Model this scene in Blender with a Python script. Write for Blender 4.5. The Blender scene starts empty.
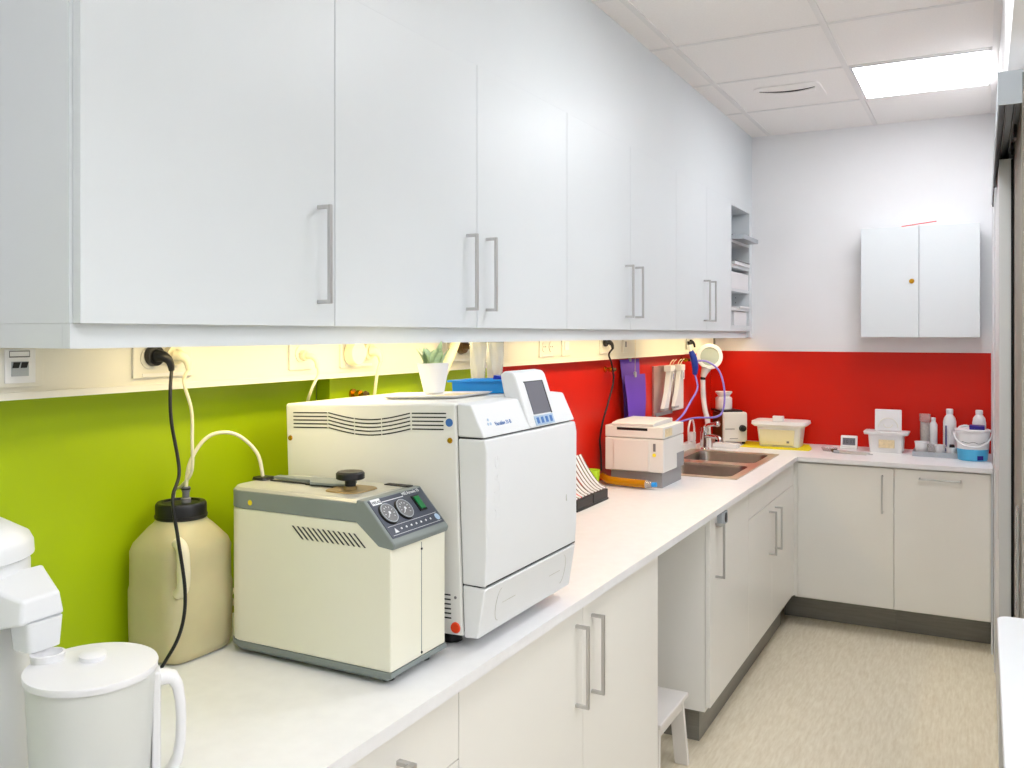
import bpy, bmesh, math, random
from mathutils import Vector, Matrix
random.seed(7)
scene = bpy.context.scene
COL = scene.collection
PI = math.pi

# ------------------------------------------------------------------ materials
def lin(c):
    return tuple(((x/255)/12.92 if x/255 <= 0.04045 else ((x/255+0.055)/1.055)**2.4) for x in c)

def mat(name, rgb, rough=0.4, metal=0.0, var=0.03, vscale=6.0, bump=0.0, bscale=200.0,
        trans=0.0, alpha=1.0, emit=None, estr=0.0, coat=0.0, ior=1.45, stretch=(1, 1, 1), spec=0.5, sss=0.0):
    m = bpy.data.materials.new(name); m.use_nodes = True
    nt = m.node_tree; p = nt.nodes['Principled BSDF']
    c = lin(rgb)
    p.inputs['Roughness'].default_value = rough
    p.inputs['Metallic'].default_value = metal
    p.inputs['IOR'].default_value = ior
    p.inputs['Specular IOR Level'].default_value = spec
    p.inputs['Transmission Weight'].default_value = trans
    p.inputs['Alpha'].default_value = alpha
    p.inputs['Coat Weight'].default_value = coat
    p.inputs['Subsurface Weight'].default_value = sss
    if sss: p.inputs['Subsurface Scale'].default_value = 0.01
    tc = nt.nodes.new('ShaderNodeTexCoord'); mp = nt.nodes.new('ShaderNodeMapping')
    mp.inputs['Scale'].default_value = stretch
    nt.links.new(tc.outputs['Object'], mp.inputs['Vector'])
    n = nt.nodes.new('ShaderNodeTexNoise'); n.inputs['Scale'].default_value = vscale
    n.inputs['Detail'].default_value = 4
    nt.links.new(mp.outputs['Vector'], n.inputs['Vector'])
    r = nt.nodes.new('ShaderNodeValToRGB')
    r.color_ramp.elements[0].position = 0.3; r.color_ramp.elements[1].position = 0.7
    r.color_ramp.elements[0].color = tuple(max(0, x*(1-var)) for x in c)+(1,)
    r.color_ramp.elements[1].color = tuple(min(1, x*(1+var)) for x in c)+(1,)
    nt.links.new(n.outputs['Fac'], r.inputs['Fac'])
    nt.links.new(r.outputs['Color'], p.inputs['Base Color'])
    if bump:
        b = nt.nodes.new('ShaderNodeBump'); b.inputs['Strength'].default_value = bump
        b.inputs['Distance'].default_value = 0.002
        n2 = nt.nodes.new('ShaderNodeTexNoise'); n2.inputs['Scale'].default_value = bscale
        nt.links.new(mp.outputs['Vector'], n2.inputs['Vector'])
        nt.links.new(n2.outputs['Fac'], b.inputs['Height']); nt.links.new(b.outputs['Normal'], p.inputs['Normal'])
    if emit:
        p.inputs['Emission Color'].default_value = lin(emit)+(1,)
        p.inputs['Emission Strength'].default_value = estr
    return m

M = {}
M['cab'] = mat('satin_white_lacquer', (223, 228, 231), 0.38, var=0.01, vscale=3)
M['cablow'] = mat('warm_white_laminate', (240, 238, 232), 0.38, var=0.01, vscale=3)
M['wall'] = mat('wall_paint', (238, 238, 240), 0.7, var=0.012, vscale=4, bump=0.05, bscale=300)
M['greige'] = mat('greige_wall', (150, 144, 134), 0.7, var=0.02)
M['ceil'] = mat('ceiling_tile', (244, 241, 239), 0.85, var=0.02, vscale=120, bump=0.12, bscale=400)
M['tbar'] = mat('ceiling_grid_enamel', (232, 230, 229), 0.5)
M['top'] = mat('counter_laminate', (238, 238, 240), 0.35, var=0.02, vscale=30, bump=0.03, bscale=300)
M['green'] = mat('lime_green_panel', (164, 188, 7), 0.38, var=0.02, vscale=3, spec=0.4)
M['red'] = mat('red_panel', (208, 29, 10), 0.34, var=0.03, vscale=3, spec=0.3)
M['trunk'] = mat('trunking_plastic', (228, 225, 214), 0.45, var=0.01)
M['steel'] = mat('brushed_steel', (198, 197, 196), 0.38, 1.0, var=0.05, vscale=60, stretch=(1, 1, 0.05))
M['kick'] = mat('brushed_plinth', (138, 136, 130), 0.45, 0.35, var=0.08, vscale=40, stretch=(0.2, 0.2, 3))
M['sink'] = mat('shaded_bowl_stainless', (140, 132, 126), 0.33, 1.0, var=0.04, vscale=40)  # shade inside the bowls put into a darker steel colour
M['rimsteel'] = mat('lit_rim_steel', (214, 202, 188), 0.34, 1.0, var=0.03)  # same sink steel, lighter and warmer to carry the rim's highlights
M['chrome'] = mat('chrome', (215, 215, 218), 0.08, 1.0, var=0.01)
M['white'] = mat('appliance_white', (232, 234, 236), 0.33, var=0.01)
M['white2'] = mat('white_plastic', (236, 236, 238), 0.4, var=0.01)
M['body'] = mat('painted_steel_white', (240, 240, 236), 0.4, var=0.01, bump=0.04, bscale=500)
M['cream'] = mat('cream_enamel', (240, 238, 220), 0.4, var=0.01)
M['gband'] = mat('grey_band_plastic', (134, 142, 140), 0.5, var=0.02)
M['gtop'] = mat('metallic_lid_plastic', (196, 196, 188), 0.35, 0.25, var=0.03)
M['panel'] = mat('slate_control_panel', (70, 76, 90), 0.4, var=0.03)
M['black'] = mat('black_plastic', (22, 22, 24), 0.4, var=0.1)
M['rubber'] = mat('black_rubber', (14, 14, 15), 0.6, var=0.1)
M['slot'] = mat('dark_slot', (34, 36, 38), 0.7)
M['brown'] = mat('dark_brown_plastic', (86, 62, 34), 0.4)
M['greensw'] = mat('green_switch', (14, 120, 62), 0.3)
M['lcd'] = mat('lcd_grey', (112, 112, 122), 0.22, var=0.02)
M['keys'] = mat('pale_blue_keypad', (176, 200, 224), 0.4)
M['blue'] = mat('blue_ink', (70, 120, 190), 0.4)
M['orange'] = mat('orange_red_button', (236, 70, 30), 0.35)
M['hdpe'] = mat('aged_translucent_plastic', (202, 193, 152), 0.5, var=0.07, vscale=8, bump=0.3, bscale=60, sss=0.2)
M['pitch'] = mat('frosted_pitcher_plastic', (246, 248, 244), 0.35, trans=0.3, var=0.01)
M['cableW'] = mat('cream_cable', (236, 228, 196), 0.45)
M['bronze'] = mat('dull_bronze', (150, 128, 84), 0.4, 0.3)
M['brass'] = mat('brass', (206, 152, 44), 0.25, 1.0, var=0.05)
M['bluetray'] = mat('bright_blue_plastic', (30, 150, 232), 0.35, var=0.03)
M['purple'] = mat('purple_card', (112, 66, 190), 0.6, var=0.05)
M['bag'] = mat('clear_crinkled_plastic', (222, 224, 222), 0.25, trans=0.5, alpha=0.75, bump=0.8, bscale=40, var=0.08)
M['clear'] = mat('clear_plastic', (232, 226, 224), 0.2, trans=0.6, alpha=0.7, var=0.02)
M['leaf'] = mat('pale_green_leaf', (196, 220, 170), 0.5, var=0.22, vscale=40)
M['beige'] = mat('beige_casing', (228, 225, 220), 0.45, var=0.01)
M['dgrey'] = mat('mid_grey_plastic', (118, 118, 120), 0.5)
M['lgrey'] = mat('light_grey_plastic', (150, 150, 152), 0.5)
M['amber'] = mat('amber_tube', (222, 156, 16), 0.12, trans=0.35, var=0.05)
M['lime'] = mat('lime_plastic', (186, 226, 40), 0.4)
M['yellow'] = mat('yellow_cloth', (238, 224, 16), 0.85, var=0.06, vscale=60, bump=0.6, bscale=150)
M['paleyel'] = mat('pale_yellow_plastic', (234, 226, 190), 0.4)
M['bluev'] = mat('violet_blue_hose', (134, 122, 214), 0.35)
M['blued'] = mat('deep_blue_plastic', (34, 60, 170), 0.4)
M['navy'] = mat('navy_plastic', (40, 24, 130), 0.4)
M['cyan'] = mat('cyan_plastic', (84, 186, 232), 0.35)
M['mauve'] = mat('mauve_satin_metal', (190, 160, 156), 0.3, 0.7)
M['mirror'] = mat('pale_lens', (176, 186, 178), 0.15, var=0.02)
M['redp'] = mat('red_plastic', (232, 50, 44), 0.4)
M['tan'] = mat('tan_paper_label', (230, 212, 172), 0.6, var=0.12, vscale=90)
M['yl'] = mat('yellow_sticker', (238, 214, 40), 0.5)
M['alu'] = mat('anodised_aluminium', (176, 182, 188), 0.45, 0.2, var=0.02)
M['ink'] = mat('dark_ink', (50, 50, 56), 0.5)
M['inkw'] = mat('white_ink', (236, 238, 240), 0.5)
M['swab'] = mat('cotton_swabs', (238, 232, 226), 0.8, var=0.15, vscale=120, bump=0.6, bscale=120)
M['led'] = mat('warm_led', (255, 240, 200), 0.5, emit=(255, 230, 174), estr=22.0)
M['panelL'] = mat('cool_light_diffuser', (255, 255, 255), 0.5, emit=(250, 252, 255), estr=14.5)
M['table'] = mat('glossy_white_tabletop', (234, 238, 242), 0.3, var=0.01)
M['door'] = mat('sliding_door_laminate', (226, 228, 228), 0.4, var=0.01)
M['wood'] = mat('painted_wood_white', (230, 226, 222), 0.45, var=0.02)

# floor: streaky beige vinyl
def floor_mat():
    m = bpy.data.materials.new('beige_vinyl_floor'); m.use_nodes = True
    nt = m.node_tree; p = nt.nodes['Principled BSDF']
    tc = nt.nodes.new('ShaderNodeTexCoord')
    def noise(scale, st, det=5, rot=0.5):
        mp = nt.nodes.new('ShaderNodeMapping'); mp.inputs['Scale'].default_value = st
        mp.inputs['Rotation'].default_value = (0, 0, rot)
        n = nt.nodes.new('ShaderNodeTexNoise'); n.inputs['Scale'].default_value = scale; n.inputs['Detail'].default_value = det
        nt.links.new(tc.outputs['Object'], mp.inputs['Vector']); nt.links.new(mp.outputs['Vector'], n.inputs['Vector'])
        return n
    a = noise(60, (1, 0.12, 1), 6, 0.35); b = noise(110, (1, 0.15, 1), 3, -0.1)
    mx = nt.nodes.new('ShaderNodeMath'); mx.operation = 'ADD'
    nt.links.new(a.outputs['Fac'], mx.inputs[0]); nt.links.new(b.outputs['Fac'], mx.inputs[1])
    hv = nt.nodes.new('ShaderNodeMath'); hv.operation = 'MULTIPLY'; hv.inputs[1].default_value = 0.5
    nt.links.new(mx.outputs[0], hv.inputs[0])
    r = nt.nodes.new('ShaderNodeValToRGB')
    e = r.color_ramp.elements
    e[0].position = 0.36; e[0].color = lin((224, 211, 184))+(1,)
    e[1].position = 0.62; e[1].color = lin((240, 230, 208))+(1,)
    nt.links.new(hv.outputs[0], r.inputs['Fac']); nt.links.new(r.outputs['Color'], p.inputs['Base Color'])
    p.inputs['Roughness'].default_value = 0.5
    return m
M['floor'] = floor_mat()

# ------------------------------------------------------------------ mesh builder
class MB:
    def __init__(s): s.v = []; s.f = []
    def add(s, vs, fs):
        o = len(s.v); s.v += [tuple(v) for v in vs]; s.f += [tuple(i+o for i in f) for f in fs]; return s
    def box(s, x0, x1, y0, y1, z0, z1):
        vs = [(x, y, z) for x in (x0, x1) for y in (y0, y1) for z in (z0, z1)]
        return s.add(vs, [(0,1,3,2),(4,6,7,5),(0,4,5,1),(2,3,7,6),(0,2,6,4),(1,5,7,3)])
    def obox(s, c, sz, yaw=0, tx=0, ty=0):
        R = Matrix.Rotation(yaw, 3, 'Z') @ Matrix.Rotation(ty, 3, 'Y') @ Matrix.Rotation(tx, 3, 'X')
        h = [k/2 for k in sz]
        vs = [Vector(c)+R @ Vector((x, y, z)) for x in (-h[0], h[0]) for y in (-h[1], h[1]) for z in (-h[2], h[2])]
        return s.add(vs, [(0,1,3,2),(4,6,7,5),(0,4,5,1),(2,3,7,6),(0,2,6,4),(1,5,7,3)])
    def prism(s, pts, ax, a, b):
        n = len(pts)
        def V(p, t):
            return (p[0], t, p[1]) if ax == 'y' else ((t, p[0], p[1]) if ax == 'x' else (p[0], p[1], t))
        vs = [V(p, a) for p in pts]+[V(p, b) for p in pts]
        fs = [tuple(range(n)), tuple(range(2*n-1, n-1, -1))]+[(i, (i+1) % n, (i+1) % n+n, i+n) for i in range(n)]
        return s.add(vs, fs)
    def rings(s, rs, cap=True, closed=False):
        n = len(rs[0]); vs = [p for r in rs for p in r]; fs = []
        k = len(rs)
        for i in range(k-1 if not closed else k):
            for j in range(n):
                a = i*n+j; b = i*n+(j+1) % n; a2 = ((i+1) % k)*n+j; b2 = ((i+1) % k)*n+(j+1) % n
                fs.append((a, b, b2, a2))
        if cap and not closed:
            fs.append(tuple(range(n-1, -1, -1))); fs.append(tuple((k-1)*n+j for j in range(n)))
        return s.add(vs, fs)
    def lathe(s, prof, cx=0, cy=0, n=36, cap=True, z0=0, ax='z'):
        rs = []
        for r, z in prof:
            ring = []
            for j in range(n):
                a = 2*PI*j/n; c, d = max(r, 1e-4)*math.cos(a), max(r, 1e-4)*math.sin(a)
                ring.append((cx+c, cy+d, z0+z))
            rs.append(ring)
        return s.rings(rs, cap)
    def cyl(s, p0, p1, r0, r1=None, n=20):
        if r1 is None: r1 = r0
        p0 = Vector(p0); p1 = Vector(p1); d = (p1-p0).normalized()
        u = d.orthogonal().normalized(); w = d.cross(u)
        rs = [[tuple(p+u*r*math.cos(2*PI*j/n)+w*r*math.sin(2*PI*j/n)) for j in range(n)] for p, r in ((p0, r0), (p1, r1))]
        return s.rings(rs)
    def tube(s, pts, r, n=10, smooth=6):
        P = [Vector(p) for p in pts]
        if smooth and len(P) > 2:
            Q = []
            for i in range(len(P)-1):
                a = P[max(i-1, 0)]; b = P[i]; c = P[i+1]; d = P[min(i+2, len(P)-1)]
                for k in range(smooth):
                    t = k/smooth
                    Q.append(0.5*((2*b)+(c-a)*t+(2*a-5*b+4*c-d)*t*t+(3*b-a-3*c+d)*t**3))
            Q.append(P[-1]); P = Q
        rs = []; u = None
        for i, p in enumerate(P):
            d = (P[min(i+1, len(P)-1)]-P[max(i-1, 0)]).normalized()
            if u is None: u = d.orthogonal().normalized()
            u = (u-d*u.dot(d))
            u = u.normalized() if u.length > 1e-6 else d.orthogonal().normalized()
            w = d.cross(u)
            rr = r(i/(len(P)-1)) if callable(r) else r
            rs.append([tuple(p+u*rr*math.cos(2*PI*j/n)+w*rr*math.sin(2*PI*j/n)) for j in range(n)])
        return s.rings(rs)
    def loft(s, secs, n=40, cap=True):
        # secs: (z, cx, cy, hx, hy, power, yaw)
        rs = []
        for z, cx, cy, hx, hy, pw, yaw in secs:
            ring = []
            for j in range(n):
                a = 2*PI*j/n; c, d = math.cos(a), math.sin(a)
                x = hx*math.copysign(abs(c)**(2/pw), c); y = hy*math.copysign(abs(d)**(2/pw), d)
                ring.append((cx+x*math.cos(yaw)-y*math.sin(yaw), cy+x*math.sin(yaw)+y*math.cos(yaw), z))
            rs.append(ring)
        return s.rings(rs, cap)

def rootloc(o):
    while o.parent: o = o.parent
    return o
def build(name, mb, m, parent=None, local=False, bev=0, seg=2, ang=35, loc=None, label=None):
    """link ONE mesh object; vertices given in world coordinates unless local"""
    off = Vector((0, 0, 0))
    if not local:
        if parent is not None: off = rootloc(parent).location.copy()
        elif loc is not None: off = Vector(loc)
    me = bpy.data.meshes.new(name)
    me.from_pydata([tuple(Vector(v)-off) for v in mb.v], [], mb.f)
    bm = bmesh.new(); bm.from_mesh(me)
    bmesh.ops.recalc_face_normals(bm, faces=bm.faces)
    for f in bm.faces: f.smooth = True
    for e in bm.edges:
        if len(e.link_faces) == 2 and e.calc_face_angle(0) > math.radians(ang): e.smooth = False
    bm.to_mesh(me); bm.free()
    me.materials.append(m)
    o = bpy.data.objects.new(name, me); COL.objects.link(o)
    if parent is not None: o.parent = parent
    elif loc is not None: o.location = loc
    if bev:
        b = o.modifiers.new('bevel', 'BEVEL'); b.width = bev; b.segments = seg; b.limit_method = 'ANGLE'
        b.angle_limit = math.radians(30); b.harden_normals = True
    if label: o['label'] = label
    return o
def thing(name, label, cat, loc=(0, 0, 0), rot=(0, 0, 0), group=None):
    o = bpy.data.objects.new(name, None); COL.objects.link(o)
    o.empty_display_size = 0.05
    o.location = loc; o.rotation_euler = rot; o['label'] = label; o['category'] = cat
    if group: o['group'] = group
    return o
def tag(o, label, cat, group=None):
    o['label'] = label; o['category'] = cat
    if group: o['group'] = group
    return o
def struct(name, mb, m, bev=0, label=None, cat=None):
    o = build(name, mb, m, bev=bev); o['kind'] = 'structure'
    if label: o['label'] = label
    if cat: o['category'] = cat
    return o
def text(name, body, size, m, parent, loc, rot, ext=0.0004, align='LEFT', sx=1.0, parent_local=True):
    cu = bpy.data.curves.new(name, 'FONT'); cu.body = body; cu.size = size; cu.extrude = ext; cu.align_x = align
    t = bpy.data.objects.new(name+'_tmp', cu); COL.objects.link(t)
    bpy.context.view_layer.update()
    me = bpy.data.meshes.new_from_object(t.evaluated_get(bpy.context.evaluated_depsgraph_get()))
    COL.objects.unlink(t); bpy.data.objects.remove(t)
    me.name = name; me.materials.clear(); me.materials.append(m)
    me.transform(Matrix.Diagonal((sx, 1, 1, 1)))
    R = rot if isinstance(rot, Matrix) else Matrix.Rotation(rot[2], 4, 'Z') @ Matrix.Rotation(rot[1], 4, 'Y') @ Matrix.Rotation(rot[0], 4, 'X')
    l = Vector(loc)
    if not parent_local: l = l-rootloc(parent).location
    me.transform(Matrix.Translation(l) @ R.to_4x4())
    o = bpy.data.objects.new(name, me); COL.objects.link(o); o.parent = parent
    return o
def B(*a): return MB().box(*a)

# ------------------------------------------------------------------ dimensions
XW = -1.50; XR = -1.55      # wall panel face, recessed part
YF = 5.483                  # far wall
ZT = 0.90                   # worktop
XC = -0.87                  # worktop front edge
XU = -1.247                 # upper door fronts
ZCEIL = 2.75
YFC = 4.863                 # far worktop front edge
XL = -1.6                   # masonry

# ------------------------------------------------------------------ setting
struct('floor', B(-1.65, 3.0, -3.0, YF+0.1, -0.05, 0), M['floor'])
struct('wall_left', B(-1.65, XR, -3.0, YF+0.1, 0, ZCEIL), M['wall'])
struct('wall_far', B(XR, 0.3, YF, YF+0.1, 0, ZCEIL), M['wall'])
struct('wall_right', B(0.097, 0.21, 2.9, YF, 0, 2.3), M['greige'])
struct('trim_1', B(0.045, 0.0968, 4.63, YF, 0, 2.3), M['wall'])
struct('wall_right_upper', B(0.062, 0.21, -3.0, YF, 2.3, ZCEIL), M['wall'])
struct('wall_left_upper', MB().box(XR, XU, 0.906, YF, 2.3005, ZCEIL).box(XR, XU, 5.425, YF, 1.53, 2.3005), M['cab'])
struct('wall_side_room', B(2.9, 3.0, -3.0, YF+0.1, 0, ZCEIL), M['wall'])
struct('wall_back', B(-1.65, 3.0, -3.1, -3.0, 0, ZCEIL), M['wall'])

# ceiling tiles + grid
cy = [YF-0.63-0.625*k for k in range(0, 14)]
cx = [0.05-0.595*k for k in range(0, 3)]
struct('ceiling', B(-1.65, 3.0, -3.1, YF+0.1, ZCEIL, ZCEIL+0.05), M['ceil'])
g = MB()
for y in cy: g.box(XU, 0.06, y-0.010, y+0.010, ZCEIL-0.003, ZCEIL-0.0002)
for x in cx[1:]: g.box(x-0.012, x+0.012, -3.0, YF, ZCEIL-0.0045, ZCEIL-0.0001)
g.box(0.035, 0.062, -3.0, YF, ZCEIL-0.006, ZCEIL-0.0001)
struct('trim_2', g, M['tbar'])

# coloured splash panels (wall cladding)
struct('wall_left_green_recess', B(XR-0.0005, XR+0.004, -1.0, 1.82, ZT, 1.5), M['green'])
struct('wall_left_green', B(XR+0.0045, XW, 1.82, 2.66, ZT, 1.5), M['green'], bev=0.002)
struct('wall_left_red', B(XR, XW, 2.66, YF-0.0065, ZT, 1.5), M['red'])
struct('wall_far_red', B(XW, 0.0385, YF-0.006, YF, ZT, 1.446), M['red'])

# ------------------------------------------------------------------ ceiling lights
def ceiling_light(x0, x1, y0, y1, label):
    t = thing('ceiling_light', label, 'light', ((x0+x1)/2, (y0+y1)/2, ZCEIL), group='square ceiling panel lights')
    f = MB(); z0, z1 = ZCEIL-0.006, ZCEIL-0.0002; w = 0.012
    f.box(x0, x0+w, y0, y1, z0, z1).box(x1-w, x1, y0, y1, z0, z1).box(x0+w, x1-w, y0, y0+w, z0, z1).box(x0+w, x1-w, y1-w, y1, z0, z1)
    build('frame', f, M['white2'], t)
    build('diffuser', B(x0+w, x1-w, y0+w, y1-w, z0+0.002, z1), M['panelL'], t)
ceiling_light(-0.531, 0.035, cy[1]+0.012, cy[0]-0.012, 'lit square ceiling panel light near the far wall')
for k, lab in ((4, 'added lit square ceiling panel light over the middle of the worktop, out of frame'), (8, 'added unseen square ceiling panel light behind the camera')):
    ceiling_light(-0.531, 0.035, cy[k]+0.012, cy[k-1]-0.012, lab)  # panels out of view, added to even out the lighting
for (x, y, lab) in ((1.0, 0.6, 'added unseen ceiling panel light in the side room by the doorway'),):
    ceiling_light(x, x+1.2, y, y+1.2, lab)  # unseen panel added to light the doorway side

# round air valve on ceiling
t = thing('ceiling_vent', 'round white air valve set in a ceiling tile', 'vent', (-0.845, 4.50, ZCEIL))
build('mounting_plate', MB().loft([(ZCEIL-0.006, -0.845, 4.545, 0.155, 0.155, 8, 0), (ZCEIL-0.0005, -0.845, 4.545, 0.158, 0.158, 8, 0)]), M['ceil'], t)
arc_o = [(-0.845+0.130*q/10, 4.512-0.055*(q/10)**2+0.012*(q/10)) for q in range(-10, 11)]
arc_i = [(x, y-0.019*(1-((x+0.845)/0.13)**2)-0.001) for x, y in reversed(arc_o)]
build('curved_slot', MB().prism(arc_o+arc_i, 'z', ZCEIL-0.0075, ZCEIL-0.0062), M['slot'], t)
dome = [(x, y+0.0012) for x, y in arc_o]+[(-0.845+0.130*math.cos(a), 4.47+0.16*math.sin(a)) for a in [PI*k/12 for k in range(1, 12)]]
build('disc', MB().prism(dome, 'z', ZCEIL-0.012, ZCEIL-0.0062), M['ceil'], t, bev=0.002)

# ------------------------------------------------------------------ handles
def vhandle(parent, x, y, z0, z1, out=0.036, s=1):
    m = MB(); w = 0.0042
    m.box(x+out-2*w, x+out, y-w, y+w, z0, z1)
    m.box(x-0.0005, x+out-2*w, y-w, y+w, z0, z0+2*w).box(x-0.0005, x+out-2*w, y-w, y+w, z1-2*w, z1)
    return build('handle', m, M['steel'], parent, bev=0.0012, label='brushed steel bar handle')
def yfhandle_v(parent, x, y, z0, z1, out=0.036):
    m = MB(); w = 0.0042
    m.box(x-w, x+w, y-out, y-out+2*w, z0, z1)
    m.box(x-w, x+w, y-out+2*w, y+0.0005, z0, z0+2*w).box(x-w, x+w, y-out+2*w, y+0.0005, z1-2*w, z1)
    return build('handle', m, M['steel'], parent, bev=0.0012, label='brushed steel bar handle')
def yfhandle_h(parent, x0, x1, y, z, out=0.036):
    m = MB(); w = 0.0042
    m.box(x0, x1, y-out, y-out+2*w, z-w, z+w)
    m.box(x0, x0+2*w, y-out+2*w, y+0.0005, z-w, z+w).box(x1-2*w, x1, y-out+2*w, y+0.0005, z-w, z+w)
    return build('handle', m, M['steel'], parent, bev=0.0012, label='horizontal brushed steel bar handle')

# ------------------------------------------------------------------ wall cabinets
G = 0.0013
def wall_cabinet(y0, y1, doors, label):
    t = thing('wall_cabinet', label, 'cabinet', (XU, (y0+y1)/2, 1.567), group='white wall cabinets over the worktop')
    build('body', B(XW+0.001, XU-0.0195, y0+0.0005, y1-0.0005, 1.567, 2.300), M['cab'], t)
    for (a, b, hy) in doors:
        d = build('door', B(XU-0.018, XU, a+G, b-G, 1.567, 2.3003), M['cab'], t)
        vhandle(d, XU, hy, 1.614, 1.823)
wall_cabinet(0.906, 1.53, [(0.911, 1.53, 1.475)], 'nearest white wall cabinet with a single door')
wall_cabinet(1.53, 2.752, [(1.53, 2.145, 2.090), (2.145, 2.752, 2.198)], 'white double-door wall cabinet above the big white steriliser')
wall_cabinet(2.752, 3.965, [(2.752, 3.365, 3.312), (3.365, 3.965, 3.425)], 'third white wall cabinet from the left, above the black cord plug')
wall_cabinet(3.965, 4.975, [(3.965, 4.48, 4.425), (4.48, 4.975, 4.536)], 'farthest white double-door wall cabinet, beside the open shelves')
# strip between the nearest cabinet and wall (side panel edge)
# open shelf unit
t = thing('shelf_unit', 'narrow open white shelf unit at the far end of the wall cabinets', 'shelf', (XU, 5.2, 1.567))
m = MB(); th = 0.016
m.box(XW+0.001, XU, 4.9765, 4.9765+0.008, 1.567, 2.3).box(XW+0.001, XU, 5.425-0.008, 5.4245, 1.567, 2.3)
m.box(XW+0.001, XW+0.009, 4.9845, 5.417, 1.567, 2.3)
m.box(XW+0.009, XU, 4.9845, 5.417, 2.275, 2.3).box(XW+0.009, XU, 4.9845, 5.417, 1.567, 1.60)
build('carcass', m, M['cab'], t)
for z in (2.085, 1.945, 1.81, 1.700):
    build('shelf_board', B(XW+0.009, XU-0.004, 4.9845, 5.417, z-th, z), M['cab'], t)
for z in (1.66, 1.74, 1.77, 1.87, 1.89, 2.0, 2.15): build('shelf_pin_hole', MB().cyl((-1.33, 5.4165, z), (-1.33, 5.4182, z), 0.003, n=8), M['dgrey'], t)
def book(name, label, cat, x0, x1, y0, y1, z0, z1, mt, group=None, rot=0):
    o = build(name, MB().box(x0, x1, y0, y1, z0, z1), mt, bev=0.002, loc=((x0+x1)/2, (y0+y1)/2, z0)); tag(o, label, cat, group); return o
t2 = thing('document_tray', 'grey document tray sticking out of the top open shelf', 'tray', (-1.3, 5.15, 2.085))
build('base', B(-1.46, -1.185, 5.01, 5.37, 2.0855, 2.090), M['alu'], t2)
build('rim', MB().box(-1.46, -1.185, 5.01, 5.014, 2.090, 2.110).box(-1.46, -1.185, 5.366, 5.37, 2.090, 2.110).box(-1.189, -1.185, 5.014, 5.366, 2.090, 2.110), M['alu'], t2)
o = build('dark_clip', MB().obox((-1.27, 5.06, 2.105), (0.03, 0.05, 0.018), 0.4, 0.3).obox((-1.27, 5.055, 2.126), (0.008, 0.012, 0.03), 0.2, 0.5), M['slot'], loc=(-1.27, 5.06, 2.0905)); tag(o, 'small dark clip lying in the grey document tray', 'clip')
book('paper_stack', 'stack of white papers with a dark sheet, on the second open shelf', 'papers', -1.45, -1.235, 5.02, 5.38, 1.9455, 1.965, M['white2'])
book('dark_folder', 'thin dark folder on top of the paper stack on the open shelf', 'folder', -1.44, -1.23, 5.05, 5.36, 1.9655, 1.970, M['dgrey'])
book('white_carton', 'flat white carton filling the third open shelf', 'box', -1.47, -1.252, 4.99, 5.41, 1.8105, 1.905, M['white2'])
book('paper_pad', 'white paper pad on the lowest open shelf board', 'papers', -1.45, -1.24, 5.16, 5.39, 1.7005, 1.712, M['white2'])
book('box_file', 'white box file standing at the bottom of the open shelf unit', 'file', -1.47, -1.26, 5.10, 5.40, 1.6005, 1.68, M['white2'])

# light pelmet
pel = tag(build('light_pelmet', B(XU-0.036, XU-0.018, 0.907, 5.42, 1.527, 1.5665), M['cab'], loc=(XU-0.03, 3, 1.527)), 'long white pelmet board under the wall cabinets', 'pelmet')
pel2 = tag(build('light_pelmet', B(XW+0.05, XU-0.0365, 0.907, 0.925, 1.527, 1.5665), M['cab'], loc=(-1.38, 0.9, 1.527)), 'short white return of the pelmet at the near end of the cabinets', 'pelmet')

# LED fixtures
for (a, b, lab) in ((1.12, 2.36, 'warm strip light under the cabinets above the green wall'), (2.72, 3.72, 'warm strip light under the cabinets above the middle of the red wall'), (4.05, 5.36, 'warm strip light under the cabinets above the sink')):
    t = thing('strip_light', lab, 'light', (-1.33, (a+b)/2, 1.566), group='under-cabinet strip lights')
    build('housing', B(-1.352, -1.308, a, b, 1.552, 1.5665), M['white2'], t)
    build('diffuser', B(-1.347, -1.313, a+0.01, b-0.01, 1.549, 1.5518), M['led'], t)

# ------------------------------------------------------------------ trunking + sockets
tr = thing('cable_trunking', 'long cream cable trunking under the wall cabinets', 'trunking', (-1.48, 3, 1.437))
build('channel', B(XR+0.0045, -1.462, -1.0, 5.40, 1.438, 1.5665), M['trunk'], tr, bev=0.0015)
build('lower_lip', B(-1.4615, -1.455, -1.0, 5.395, 1.4375, 1.450), M['trunk'], tr)
build('end_cap', B(XW, -1.452, 5.4005, 5.41, 1.436, 1.5665), M['dgrey'], tr)
XT = -1.462
def plate(y0, y1, z0, z1, label, name='socket_plate'):
    t = thing(name, label, 'socket', (XT, (y0+y1)/2, z0), group='sockets on the cable trunking')
    build('frame', B(XT, XT+0.006, y0, y1, z0, z1), M['trunk'], t, bev=0.0015)
    return t
def socket(t, y, z, r=0.02, hole=True):
    m = MB().cyl((XT+0.0062, y, z), (XT+0.009, y, z), r, r, 24)
    s = build('socket', m, M['trunk'], t)
    if hole:
        h = MB()
        for dy in (-0.008, 0.008): h.cyl((XT+0.0092, y+dy, z), (XT+0.0096, y+dy, z), 0.0025, n=8)
        build('pin_holes', h, M['slot'], s)
    return s
def gstrip(t, y0, y1, z):
    build('marking_strip', MB().box(XT+0.0062, XT+0.0075, y0, y1, z-0.003, z+0.003), M['tbar'], t)
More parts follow.
